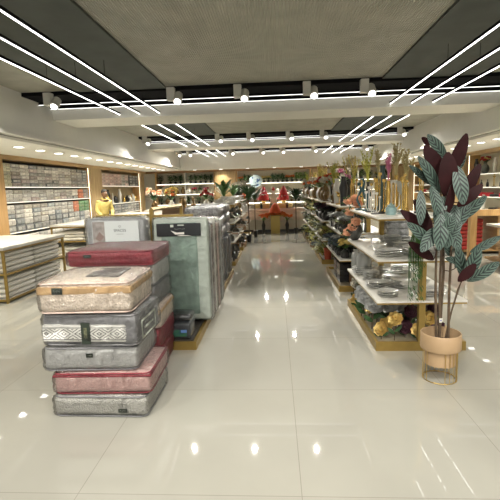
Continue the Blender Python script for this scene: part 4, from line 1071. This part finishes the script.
# crates on base of second gondola and the red pot
def crate(ma, w, d, h, n):
    def fn():
        m = M()
        for k in range(n):
            z0 = h * k / n; z1 = h * (k + .86) / n
            m.box(-w / 2, w / 2, -d / 2, -d / 2 + .015, z0, z1); m.box(-w / 2, w / 2, d / 2 - .015, d / 2, z0, z1); m.box(-w / 2, -w / 2 + .015, -d / 2 + .016, d / 2 - .016, z0, z1); m.box(w / 2 - .015, w / 2, -d / 2 + .016, d / 2 - .016, z0, z1)
        for a in (-1, 1):
            for b in (-1, 1): m.box(a * (w / 2 - .016) - .014, a * (w / 2 - .016) + .014, b * (d / 2 - .03) - .012, b * (d / 2 - .03) + .012, 0, h)
        m.box(-w / 2 + .016, w / 2 - .016, -d / 2 + .016, d / 2 - .016, 0, .012)
        o = one('crate', m, ma); return o
    return fn
put('cratew', crate(BROWN, .5, .40, .22, 2), (1.42, 6.70, .046), 'slatted brown wooden crate on the base of the second right gondola', 'crate')
put('crateb', crate(BLK, .34, .34, .30, 3), (1.2, 7.1, .046), 'black slatted crate behind the brown crate on the second right base', 'crate')
put('crateb', None, (1.2, 7.5, .046), 'black slatted crate at the far end of the second right base', 'crate')
put('cratew', None, (1.42, 11.7, .28), 'slatted brown crate inside the fourth right gondola above its base', 'crate')if False else None
put('redpot', bush(TERRA, GREYGREEN, .5, .2, 60, .045, 35, ph=.27, ll=.14), (1.09, 9.06, .046), 'terracotta red pot with grey-green foliage on the third right base', 'plant', None, 0, (1.25, 1.25, 1))

# ------------------------------------------------------------------ left gondolas
rows(2, 1.3, 'plate wbowl plate bowl cake plate wbowl plate plate bowl plate -', side='left')
rows(2, .9, 'bowl bowl sjar bowl bowl cake bowl plate sjar bowl bowl cake', side='left')
rows(2, .5, 'sjar box bowl sjar bowl lant box sjar bowl box sjar bowl', side='left')
rows(2, .046, 'lant box sjar box lant sjar sjar box lant box sjar lant', side='left')
rows(3, 1.3, 'wbowl plate plate wbowl cake plate - - wbowl plate plate wbowl', side='left')
rows(3, .9, 'sjar box bust bowl wbust sjar bowl bowl orb sjar bowl box', side='left')
rows(3, .5, 'bowl sjar box sjar bowl lant box sjar bowl box sjar bowl', side='left')
rows(3, .046, 'lant sjar box sjar lant box sjar lant box sjar lant box', side='left')
rows(4, 1.3, 'gbush bush whb bush gbush whb bush gbush bush whb - -', side='left')
rows(4, .9, 'orb bowl bust sjar bowl bowl pkb sjar bowl box bust sjar', side='left')
rows(4, .5, 'bowl sjar box sjar bowl lant box sjar bowl box sjar bowl', side='left')
put('palmA', palm(MDGREEN, .62, 20, .07, 41, WHITEC, .13, .34), (-1.22, 10.3, 1.3), 'bright green palm on the top shelf of the third left gondola', 'plant')
put('palmA', None, (-1.15, 12.0, 1.3), 'bright green palm on the top shelf of the fourth left gondola', 'plant', None, 1.2, .85)
put('palmC', palm(DKGREEN, .7, 34, .085, 43, BLK, .2, .42, trunk=1.0), (-.80, 12.93, 0), 'tall dark-leaved palm on a thin trunk standing in the aisle, left side', 'plant', None, 0, (1.0, 1.0, 1.06))
put('palmC', None, (-.66, 14.3, 0), 'second tall palm on a thin trunk beyond the first, left of the drape', 'plant', None, 2, (.9, .9, 1.02))
put('palmC', None, (.72, 15.0, 0), 'tall dark-leaved palm standing right of the orange cone', 'plant', None, 4, (.9, .9, .98))

# ------------------------------------------------------------------ centre display at the far end of the aisle
DRAPE = mat('cream_pink_drape', (.80, .66, .57), .7, noise=.15, nscale=2); STONE = mat('grey_panel', (.52, .49, .43), .5)
o = thing('counter', 'long grey counter with cream pink drape at the far end of the aisle', 'counter', (-1.5, 15.7, 0))
obj('base', M().box(0, 2.9, .06, .8, 0, .09), BLK, o, smooth=False); obj('body', M().box(0, 2.9, 0, .8, .091, .72), STONE, o, smooth=False)
m = M(); NX = 60
v = []; fs = []
for i in range(NX + 1):
    x = -.02 + 2.94 * i / NX
    for j, (y, z) in enumerate([(.82, .735), (-.02, .735), (-.03, .60), (-.035, .44)]): v.append((x, y - (.018 * math.sin(i * 1.3) if j > 1 else 0), z + (.03 * math.sin(i * .5) if j == 3 else 0)))
for i in range(NX):
    for j in range(3): fs.append((i * 4 + j, i * 4 + j + 1, i * 4 + j + 5, i * 4 + j + 4))
m.add(v, fs); dd = obj('drape', m, DRAPE, o); sd = dd.modifiers.new('thick', 'SOLIDIFY'); sd.thickness = .008
CUSH = mat('yellow_cushion_fabric', (.80, .62, .28), .7)
for k, (x, lb) in enumerate([(-.42, 'yellow bolster cushion lying left of the orange cone'), (.42, 'yellow bolster cushion lying right of the orange cone')]):
    tag(obj('bolster_cushion', M().tube([(-.28, 0, .1), (-.24, 0, .1), (.24, 0, .1), (.28, 0, .1)], [.03, .095, .095, .03], 14), CUSH, loc=(x - .05, 15.98, .85)), lb, 'cushion', 'yellow bolsters')
tag(obj('riser_box', M().soft(-1.15, 1.25, .1, .62, 0, .11, .01, n=1), DRAPE, loc=(.05, 15.66, .742)), 'low cream riser on the draped counter under the yellow cushions', 'riser')
o = thing('pedestal', 'yellow gold square pedestal in front of the draped counter', 'pedestal', (0, 15.28, 0)); obj('column', M().soft(-.16, .16, -.16, .16, 0, .62, .01, n=1), mat('yellow_gold_panel', (.66, .50, .17), .4, .2), o); obj('cap', M().box(-.17, .17, -.17, .17, .621, .64), GOLD, o, smooth=False)
tag(obj('cone_decoration', M().lathe([(.001, 0), (.20, .0), (.19, .08), (.12, .25), (.05, .33), (.001, .36)], 20), mat('orange_red_felt', (.66, .10, .03), .8, bump=.4, bscale=30), loc=(0, 15.28, .72)), 'orange red felt cone on the gold pedestal', 'decoration')
def garl(n, w, seed, dz=0):
    def fn():
        o = T0('flower_garland'); rn = random.Random(seed); lf = M()
        obj('wire', M().tube([(-w / 2, 0, 0), (0, 0, .03), (w / 2, 0, 0)], .008, 6), STEM, o)
        for i in range(n):
            x = -w / 2 + w * (i + .5) / n; b = M(); blossom_mesh(b, (x, rn.uniform(-.06, .03), rn.uniform(-.03, .05)), .07, 0, 3, 6, seed + i, (0, -1, .4)); obj('blossom', b, ORGP, o)
            lf.leaf((x, 0, 0), (x + .05, -.05, -.1), .03)
        obj('foliage', lf, YLGREEN, o); return o
    return fn
put('garl', garl(9, .72, 50), (0, 15.28, .665), 'orange flower garland around the base of the felt cone', 'garland')
put('ovase', bouquet(BLK, 'tall', [ORGP], MDGREEN, 14, .17, .20, 51, .06, 12), (-.42, 15.3, 0), 'dark floor vase of orange flowers left of the gold pedestal', 'flowers', None, 0, .95)
put('ovase', None, (.42, 15.3, 0), 'dark floor vase of orange flowers right of the gold pedestal', 'flowers', None, 1, .95)
for k, (x, s) in enumerate(((-.50, 1), (.44, 1))):
    put('greenvase', palm(DKGREEN, .42, 20, .05, 55, BLK, .22, .14), (x, 15.82, .854), 'dark pot with green leaves on the cream riser, %s of the orange cone' % ('left', 'right')[k], 'plant', None, k, .6)
def redtree():
    o = T0('cone_tree'); obj('pot', M().lathe([(.06, 0), (.08, .1), (.07, .1)], 12), GOLDS, o); rn = random.Random(4)
    m = M(); bl = M()
    m.lathe([(.001, .09), (.20, .12), (.16, .3), (.10, .46), (.04, .58), (.001, .62)], 18)
    for i in range(70):
        q = rn.random(); a = rn.uniform(0, 6.28); r_ = .2 * (1 - q) + .02; p = (r_ * math.cos(a), r_ * math.sin(a), .13 + .46 * q)
        m.leaf(p, (p[0] * 1.35, p[1] * 1.35, p[2] + .03), .05, (0, 0, 1), n=3)
        if i % 5 == 0: bl.ball((p[0] * 1.2, p[1] * 1.2, p[2]), .014, 6)
    obj('foliage', m, REDP, o); obj('baubles', bl, WHTP, o); return o
put('redtree', redtree, (-.42, 16.3, 1.02), 'red cone tree with white baubles, left of the white figure', 'decoration', None, 0, 1.05)
put('redtree', None, (.33, 16.3, 1.02), 'red cone tree with white baubles, right of the white figure', 'decoration', None, 1, 1.05)
o = thing('display_stand', 'cream display block behind the draped counter carrying the red cone trees', 'stand', (.05, 16.55, 0)); obj('block', M().box(-1.3, 1.3, -.03, .5, 0, 1.0), LIGHTBACK, o, smooth=False); obj('top', M().box(-1.32, 1.32, -.45, .52, 1.001, 1.019), LIGHTBACK, o, smooth=False)
def santa():
    o = T0('bearded_figure'); m = M(); m.lathe([(.12, 0), (.13, .03), (.10, .22), (.06, .34), (.03, .38)], 16, sx=1, sy=.8); m.tube([(-.06, 0, .32), (-.13, -.04, .22), (-.08, -.1, .17)], [.035, .03, .022], 8); m.tube([(.06, 0, .32), (.13, -.04, .22), (.08, -.1, .17)], [.035, .03, .022], 8)
    obj('robe', m, WHTP, o); obj('face', M().ball((0, -.01, .42), .055, 14, 0, (.9, .9, 1.1)), mat('pale_skin', (.55, .33, .24), .6), o)
    obj('beard', M().lathe([(.001, .28), (.035, .32), (.05, .40), (.02, .42)], 12, (0, -.035, 0), sx=1, sy=.6), WHITEC, o); obj('hat', M().lathe([(.058, .45), (.062, .47), (.045, .51), (.01, .56), (.001, .565)], 14), REDP, o); return o
put('santa', santa, (-.05, 16.12, 1.02), 'white robed bearded figure with red hat between the red cone trees', 'figure', None, 0, 1.1)

# ------------------------------------------------------------------ back wall
LED3 = emit_mat('back_shelf_led', (1, .93, .76), 3.5)
for k, (x0, x1, lv, side) in enumerate([(-5.55, -2.75, [.5, .95, 1.42, 1.9], OAK), (-1.78, 1.66, [.5, .95, 1.36, 1.84], OAK), (2.35, 5.25, [.5, .95, 1.42, 1.88], OAK)]):
    o = thing('wall_shelving', 'lit back wall shelving with rows of plants and vases, %s bay' % ('left', 'centre', 'right')[k], 'shelving', (x0, 20.38, 0)); w = x1 - x0
    obj('back_panel', M().box(0, w, -.02, 0, 0, 2.4), LIGHTBACK, o, smooth=False)
    for a, b in ((0, .05), (w - .05, w)): obj('side_panel', M().box(a, b, -.38, -.021, 0, 2.4), side, o, smooth=False)
    for z in lv:
        obj('shelf_board', M().box(.051, w - .051, -.37, -.021, z - .035, z), WHITEM, o, smooth=False); obj('led_strip', M().box(.051, w - .051, -.376, -.3701, z - .03, z - .004), LED3, o, smooth=False)
    if k != 1: obj('divider', M().box(w / 2 - .02, w / 2 + .02, -.3699, -.021, 0, 2.4), WHITEM, o, smooth=False)
BN = {'left': 0, 'centre': 1, 'right': 2}
def back_row(bay, x0, x1, z, ln, keys, sc=1.0):
    n = len(keys)
    for i, key in enumerate(keys):
        if key is None: continue
        fn, lk, cat, s0 = look[key]; x = x0 + .16 + (x1 - x0 - .32) * i / (n - 1)
        if bay != 'centre' and abs(x - (x0 + x1) / 2) < .09: x += .1
        put(key, fn, (x, 20.17, z), '%s, back wall %s bay %s, %s from left' % (lk, bay, ln, ORD[i]), cat, 'goods on the back wall shelves', i * 1.1, s0 * sc)
look['dtop'] = (bush(BLK, DKGREEN, .38, .15, 70, .05, 71, ll=.13), 'bushy dark green plant', 'plant', 1)
look['otop'] = (bouquet(BLK, 'jar', [ORGP], DKGREEN, 10, .13, .14, 72, .05, 26), 'dark plant with orange flowers', 'plant', 1)
look['ytop'] = (bouquet(BLK, 'jar', [YELP], DKGREEN, 10, .13, .14, 73, .045, 26), 'dark plant with yellow flowers', 'plant', 1)
look['rtop'] = (bouquet(WHITEC, 'jar', [REDP, PNKP], MDGREEN, 10, .13, .12, 74, .05, 14), 'white jar of red and pink flowers', 'flowers', 1)
look['gtop'] = (bush(BLK, MDGREEN, .38, .15, 70, .05, 75, ll=.13), 'bushy fresh green plant', 'plant', 1)
back_row('left', -5.5, -2.8, 1.9, 'top shelf', ['dtop', 'wbowl', 'dtop', 'dtop', 'dtop', 'wbowl', 'dtop', 'dtop', 'dtop', 'dtop', 'dtop'])
back_row('left', -5.5, -2.8, 1.42, 'second shelf', ['orb', 'sjar', 'whb', 'bust', 'bronze', 'white', 'rtop', 'bush', 'rtop', 'wbowl'])
back_row('left', -5.5, -2.8, .95, 'third shelf', ['bush', 'bronze', 'talldark', 'bust', 'bush', 'white', 'bush', 'whb', 'bush'])
back_row('centre', -1.73, 1.61, 1.84, 'top shelf', ['otop', 'dtop', 'dtop', None, None, 'ytop', 'ytop', 'dtop', 'dtop', 'dtop', 'otop', 'otop', 'gtop', 'gtop', 'gtop'])
back_row('centre', -1.73, 1.61, 1.36, 'second shelf', ['ygr', 'whb', 'gbush', None, None, 'bronze', 'wbowl', 'bust', 'white', 'ytop', 'gbush', 'wbowl', 'sjar', 'wbowl', 'gbush'], .9)
back_row('centre', -1.73, 1.61, .95, 'third shelf', ['gbush', 'bush', 'whb', 'gbush', 'bush', 'gbush', 'bush', 'gbush', 'bush', 'whb'])
back_row('right', 2.4, 5.2, 1.88, 'top shelf', ['otop', 'dtop', 'orb', 'dtop', 'gtop', 'dtop', 'ytop', 'dtop'])
back_row('right', 2.4, 5.2, 1.42, 'second shelf', ['orb', 'gold', 'ygr', 'white', 'wbust', 'ygr', 'gold', 'bird'])
# round picture with blue flowers
o = thing('round_wall_plate', 'large round white plate painted with blue shapes on the back shelving', 'decoration', (-.86, 19.93, 1.92)); o.rotation_euler = (R(90), 0, 0)
obj('plate', M().lathe([(.001, 0), (.24, 0), (.29, .03), (.285, .035), (.23, .012), (.001, .01)], 36), mat('pale_blue_glaze', (.30, .38, .42), .5), o)
m = M(); rn = random.Random(6)
for i in range(9): a = rn.uniform(0, 6.28); q = rn.uniform(.02, .2); m.leaf((q * math.cos(a), q * math.sin(a), .016), (q * math.cos(a) + rn.uniform(-.13, .13), q * math.sin(a) + rn.uniform(-.13, .13), .018), .08, (0, 0, 1), .02, 0)
obj('painting', m, mat('cobalt_paint', (.04, .09, .22), .4), o)

# bouquets on the low counter in the left rear
o = thing('display_table', 'white topped table with peach and yellow bouquets, left rear', 'table', (-4.9, 15.9, 0)); obj('tabletop', M().soft(0, 2.9, 0, .9, .85, .9, .008, n=1), WHITEB, o)
for a in (.02, 2.82):
    for b in (.02, .82): obj('leg', M().box(a, a + .06, b, b + .06, 0, .849), GOLD, o, smooth=False)
obj('panel', M().box(.09, 2.81, .4, .44, .1, .8), LIGHTBACK, o, smooth=False)
look['peb'] = (bouquet(BRONZE, 'belly', [PEACH, WHTP, PEACH], DKGREEN, 16, .24, .34, 81, .075, 20), 'large bronze vase of peach flowers', 'flowers', 1.1)
look['yeb'] = (bouquet(WHITEC, 'belly', [YELP, ORGP, YELP], DKGREEN, 16, .24, .34, 82, .075, 20), 'large white vase of yellow and orange flowers', 'flowers', 1.1)
look['red'] = (bouquet(WHITEC, 'belly', [REDP, WHTP, MATS['red_petal']], MDGREEN, 14, .2, .26, 83, .075, 18), 'white vase of red and white flowers', 'flowers', 1.1)
for k, (key, x, y, lb) in enumerate([('peb', -4.6, 16.3, 'large vase of peach flowers at the left end of the rear bouquet table'), ('yeb', -3.95, 16.35, 'large vase of yellow and orange flowers on the rear bouquet table'),
      ('bronze', -3.5, 16.3, 'bronze vase between the yellow bouquet and the red one'), ('bust', -3.1, 16.3, 'bronze bust on the rear bouquet table'), ('red', -2.6, 16.3, 'red and white bouquet at the right end of the rear table')]):
    fn, lk, cat, s0 = look[key]; put(key, fn, (x, y, .9), lb, cat, None, k, s0 * (1.15 if cat == 'flowers' else 1.3))
put('red', None, (-1.36, 8.25, 1.182), 'x', 'flowers') if False else None

# ------------------------------------------------------------------ right wall units and counters
wall_unit('wall_shelving', 'lit oak wall shelving with vases and red boxes, right wall behind the big leafy plant', 9.0, 13.85, 5.99, [.45, .8, 1.18, 1.45, 1.83], 1, LIGHTBACK)
wall_unit('wall_shelving', 'lit wall shelving with dark books and vases, far end of the right wall', 15.1, 19.1, 5.99, [.45, .8, 1.25, 1.55, 1.95], 1, TANBACK)
def rwall(y0, y1, z, n, keys, lname, sc=1):
    for i in range(n):
        key = keys[i % len(keys)]
        if key is None: continue
        fn, lk, cat, s0 = look[key]; y = y1 - .14 - (y1 - y0 - .28) * i / (n - 1)
        put(key, fn, (6.13, y, z), '%s, %s, %s from left' % (lk, lname, ORD[i]), cat, 'goods on the right wall shelves', i * 1.3, s0 * sc)
look['bigv'] = (bouquet(mat('grey_stone_glaze', (.16, .17, .16), .5, noise=.4, nscale=10), 'belly', [YELP, REDP, REDP], DKGREEN, 12, .12, .13, 91, .05, 8), 'large grey vase of yellow and red flowers', 'flowers', 1.15)
look['bvase'] = (vase('bottle', BLK), 'small black bottle vase', 'vase', .9)
look['redb'] = (book_box(mat('red_box_card', (.40, .02, .03), .5), .2, .30, .11), 'red gift box', 'box', 1)
look['blkb'] = (book_box(BLK, .2, .34, .07), 'flat black box', 'box', 1)
rwall(9.05, 13.8, 1.83, 9, ['talldark', 'bigv', 'wt', 'bigv', 'white', 'bigv'], 'right wall unit top shelf')
rwall(9.05, 13.8, 1.45, 13, [None, 'bvase', 'bvase', 'cnd', 'bvase', 'bvase', 'bvase'], 'right wall unit second shelf')
rwall(9.05, 13.8, 1.18, 11, ['redb', 'redb', 'redb', 'blkb'], 'right wall unit third shelf')
rwall(9.05, 13.8, .8, 9, ['blkb', 'wt', 'blkb', 'box'], 'right wall unit fourth shelf')
rwall(15.2, 19.0, 1.95, 8, ['wbowl', 'sjar', 'white', 'wbowl', 'gold'], 'far right wall unit top shelf', .8)
rwall(15.2, 19.0, 1.55, 8, ['sjar', 'white', 'wbowl', 'gold', 'bronze'], 'far right wall unit second shelf', .8)
rwall(15.2, 19.0, 1.25, 7, ['blkb', 'redb', 'wbowl'], 'far right wall unit third shelf')
# counter with red fabrics
o = thing('display_counter', 'white topped wooden counter with red fabric stacks beneath, right side', 'counter', (4.2, 9.7, 0))
obj('top', M().soft(0, 1.2, 0, 1.6, .86, .9, .006, n=1), WHITEB, o)
for a in (.75, 1.13): 
    for b in (.02, 1.52): obj('leg', M().box(a, a + .05, b, b + .05, 0, .859), OAK, o, smooth=False)
obj('shelf_board', M().box(.0, 1.2, .08, 1.5, .06, .09), OAKX, o, smooth=False); obj('back_panel', M().box(.7, .74, .08, 1.5, .091, .859), OAKX, o, smooth=False)
REDF = mat('red_folded_fabric', (.36, .03, .025), .7, noise=.3, nscale=10, vary=.2)
rm = M(); rm.soft(-.3, .3, -.25, .25, 0, .085, .03, n=2); rme = rm.mesh('folded_fabric', REDF)
for c_ in range(2):
    for k in range(8):
        q = bpy.data.objects.new('folded_fabric', rme); C.objects.link(q); q.location = (4.36 + .0, 10.1 + c_ * .62, .091 + k * .087); q.scale = (.9, 1, 1)
        tag(q, 'red folded fabric, %s layer of the %s stack under the white right counter' % ((LAY + ['top'])[k], ('near', 'far')[c_]), 'fabric', 'red folded fabrics')
for k in range(2):
    put('blkb', None, (4.5, 10.2, .901 + k * .071), 'flat black box, %s of two on the white right counter' % ('lower', 'upper')[k], 'box', None, .2)
tag(obj('fabric_bolt', M().tube([(0, 0, .04), (.3, .5, .04)], .038, 10), mat('rust_fabric', (.30, .09, .03), .7), loc=(4.6, 10.55, .901)), 'rust brown rolled fabric lying on the white right counter', 'fabric')
# oak framed fixture nearer the camera
o = thing('oak_fixture', 'oak framed fixture with two white shelves and baskets, right edge of the floor', 'display shelf', (3.86, 8.75, 0))
for a in (0, 1.45): obj('post', M().box(a, a + .13, 0, .11, 0, .93), OAK, o, smooth=False)
obj('top_rail', M().box(0, 1.58, 0, .11, .931, 1.05), OAK, o, smooth=False)
for a in (.40, 1.45): obj('post', M().box(a, a + .08, -1.5, -1.42, 0, .74), OAK, o, smooth=False)
for z, zn in ((.78, 0), (.42, 1), (.12, 2)):
    obj('shelf_board', M().box(.30, 1.56, -1.52, -.001, z - .04, z), (WHITEB, OAKX, OAKX)[zn], o, smooth=False)
    obj('rail', M().box(.41, 1.55, -1.51, -.002, z - .085, z - .041), OAK, o, smooth=False)
BASK = mat('wicker', (.27, .17, .07), .7, noise=.4, nscale=40, bump=1, bscale=60, bkind='wave')
def basket():
    m = M(); m.lathe([(.11, 0), (.14, .14), (.145, .15), (.13, .15), (.10, .012), (.001, .012)], 18); m.tube([(.135 * math.cos(t), 0, .145 + .13 * math.sin(t)) for t in [PI * i / 10 for i in range(11)]], .008, 6); return one('wicker_basket', m, BASK)
for k in range(4):
    put('basket', basket, (4.46 + .0, 8.45 - k * .36, .421), 'brown wicker basket with handle, %s from the far end, oak fixture' % ORD[k], 'basket', 'wicker baskets on the oak fixture', .3 * k, .78)
for k in range(4): put('cakebox', book_box(OAKX, .3, .28, .17), (4.5, 8.45 - k * .36, .121), 'oak storage box, %s from the far end, lowest shelf of the oak fixture' % ORD[k], 'box', 'oak boxes on the oak fixture')

# ------------------------------------------------------------------ large plant in the peach pot
PX, PY = 1.33, 3.46
o = thing('planter_stand', 'brass wire stand holding the peach pot, right foreground', 'plant stand', (PX, PY, 0))
ring = lambda r_, z, k=.004: M().tube([(r_ * math.cos(2 * PI * i / 40), r_ * math.sin(2 * PI * i / 40), z) for i in range(41)], k, 6)
obj('base_ring', ring(.131, .005), BRASS, o); obj('top_ring', ring(.131, .262), BRASS, o)
for i in range(22):
    if i in (15, 14, 13): continue
    a = 2 * PI * i / 22 + .1; obj('rod', M().tube([(.131 * math.cos(a), .131 * math.sin(a), .008), (.131 * math.cos(a), .131 * math.sin(a), .26)], .0028, 5), BRASS, o)
PEACHP = mat('peach_glaze', (.44, .30, .17), .5, noise=.06, nscale=6)
o = thing('leafy_plant', 'tall striped-leaf plant with maroon undersides in a peach pot, right foreground', 'plant', (PX, PY, .0))
obj('pot', M().lathe([(.122, .135), (.122, .262), (.154, .264), (.157, .27), (.157, .392), (.154, .396), (.147, .396), (.145, .37), (.12, .3), (.001, .3)], 40), PEACHP, o)
obj('soil', M().lathe([(.001, .31), (.128, .31), (.128, .3101)], 30), mat('soil', (.06, .045, .035), .9, bump=1, bscale=30), o)
LEAVES = [(1.35,3.52,1.76,1.18,3.47,1.97,0.090,'g'),(1.33,3.44,1.64,1.44,3.39,1.96,0.103,'m'),(1.30,3.40,1.61,1.12,3.35,1.88,0.110,'m'),(1.29,3.32,1.50,1.26,3.27,1.82,0.130,'m'),(1.25,3.38,1.52,1.07,3.33,1.80,0.086,'g'),(1.23,3.52,1.59,1.05,3.47,1.74,0.057,'g'),(1.46,3.62,1.68,1.51,3.57,1.85,0.067,'g'),(1.33,3.28,1.72,1.37,3.23,1.44,0.099,'g'),(1.50,3.57,1.46,1.61,3.52,1.74,0.083,'m'),(1.44,3.52,1.38,1.61,3.47,1.58,0.090,'m'),(1.09,3.32,1.55,1.08,3.27,1.29,0.069,'g'),(1.15,3.27,1.58,1.19,3.22,1.35,0.083,'g'),(1.22,3.42,1.19,0.96,3.37,1.40,0.087,'m'),(1.19,3.18,1.38,1.17,3.13,1.12,0.103,'g'),(1.25,3.22,1.39,1.24,3.17,1.13,0.097,'g'),(1.17,3.24,1.14,0.96,3.19,1.32,0.075,'g'),(1.22,3.22,1.14,1.34,3.17,1.32,0.067,'g'),(1.22,3.37,1.01,1.01,3.32,1.16,0.078,'m'),(1.39,3.47,1.29,1.62,3.42,1.49,0.088,'g'),(1.36,3.42,1.22,1.48,3.37,1.43,0.087,'g'),(1.47,3.42,0.85,1.39,3.37,1.12,0.079,'g'),(1.46,3.37,0.85,1.54,3.32,1.12,0.101,'g'),(1.44,3.27,0.86,1.64,3.22,1.01,0.083,'g'),(1.35,3.22,0.87,1.45,3.17,1.01,0.074,'m'),(1.56,3.52,1.04,1.77,3.47,1.17,0.065,'g'),(1.38,3.47,1.02,1.33,3.42,1.22,0.072,'g'),(1.45,3.52,0.91,1.45,3.47,1.16,0.049,'g'),(1.40,3.52,1.42,1.28,3.47,1.71,0.081,'m'),(1.15,3.42,1.40,1.19,3.37,1.17,0.071,'m'),(1.28,3.32,1.35,1.30,3.27,1.59,0.069,'m'),(1.25,3.62,1.90,1.17,3.57,1.96,0.050,'m'),(1.17,3.20,1.28,1.05,3.15,1.11,0.089,'g'),(1.29,3.26,1.30,1.34,3.21,1.11,0.090,'g'),(1.26,3.32,1.50,1.19,3.27,1.30,0.084,'g'),(1.37,3.37,1.43,1.33,3.32,1.21,0.086,'g'),(1.20,3.17,1.22,1.27,3.12,1.37,0.073,'g'),(1.19,3.42,1.30,1.06,3.37,1.48,0.071,'m'),(1.27,3.47,1.55,1.19,3.42,1.78,0.088,'m'),(1.41,3.52,1.37,1.55,3.47,1.37,0.073,'g'),(1.46,3.42,0.98,1.31,3.37,1.02,0.055,'g'),]
stems = [((-.04, -.02, .31), (-.06, -.02, .7), (-.08, -.06, 1.08), (-.06, -.05, 1.45)), ((-.01, 0, .31), (-.02, 0, .75), (-.02, 0, 1.15), (.0, 0, 1.5)), ((.06, 0, .31), (.05, -.01, .75), (.05, -.02, 1.12), (.06, .02, 1.45)),
         ((.03, 0, .31), (.06, 0, .5), (.12, 0, .75), (.14, -.06, .87)), ((.045, .02, .31), (.09, .03, .55), (.15, .02, .8), (.21, .05, 1.0)), ((.0, .03, .31), (.02, .04, .9), (.0, .05, 1.3), (-.03, .04, 1.6))]
for s_ in stems: obj('stem', M().tube(s_, [.012, .011, .009, .006] if s_[3][2] > 1.2 else [.006, .005, .005, .004], 8), STEM, o)
rn = random.Random(12)
for i, (bx, by, bz, tx, ty, tz, w, k) in enumerate(LEAVES):
    b = Vector((bx - PX, by - PY, bz)); t = Vector((tx - PX, ty - PY, tz)); m = M()
    nrm = Vector((rn.uniform(-.35, .35), -1, rn.uniform(0, .5)))
    # one side striped green, the other maroon; which one faces the aisle depends on how the leaf hangs
    if k == 'm': nrm = -nrm
    m.leaf(b, t, w * 1.05, nrm, .06 * (1 if k == 'g' else -1), .12 * (1 if k == 'g' else -.2), 12, 0, 1, .62, .002)
    # petiole down to the nearest stem top
    j = min(stems, key=lambda s_: min((Vector(q) - b).length for q in s_)); q = min([Vector(a) for a in j] , key=lambda a: (a - b).length)
    lfo = obj('leaf', m, [LEAFM, MAROON], o)
    if (q - b).length > .01: m2 = M().tube([q, (q + b) / 2 + Vector((0, 0, -.015)), b], .0035, 5); obj('petiole', m2, MAROON, lfo)
tg = obj('price_tag', M().box(-.012, .012, -.001, .001, -.018, .018), WHTP, o, (-.012, -.022, .50), smooth=False)
obj('tag_mark', M().box(-.005, .005, -.0018, -.0012, -.006, .006), mat('blue_ink', (.05, .1, .4), .5), tg, smooth=False)
o = thing('round_ornament', 'small bronze ball ornament on a stem beside the peach pot', 'decoration', (1.62, 4.0, 0)); obj('ball', M().ball((0, 0, .21), .032, 12), BRONZE, o); obj('stem', M().tube([(0, 0, .01), (0, 0, .18)], .004, 5), BRONZE, o); obj('foot', M().lathe([(.04, 0), (.04, .008), (.005, .012)], 12), BRONZE, o)

# ------------------------------------------------------------------ world and view
w = bpy.data.worlds.new('world'); scene.world = w; w.use_nodes = True
w.node_tree.nodes['Background'].inputs[0].default_value = (1, .95, .86, 1); w.node_tree.nodes['Background'].inputs[1].default_value = 0.8
vs = scene.view_settings; vs.view_transform = 'Standard'; vs.look = 'None'; vs.gamma = 1; vs.exposure = 0
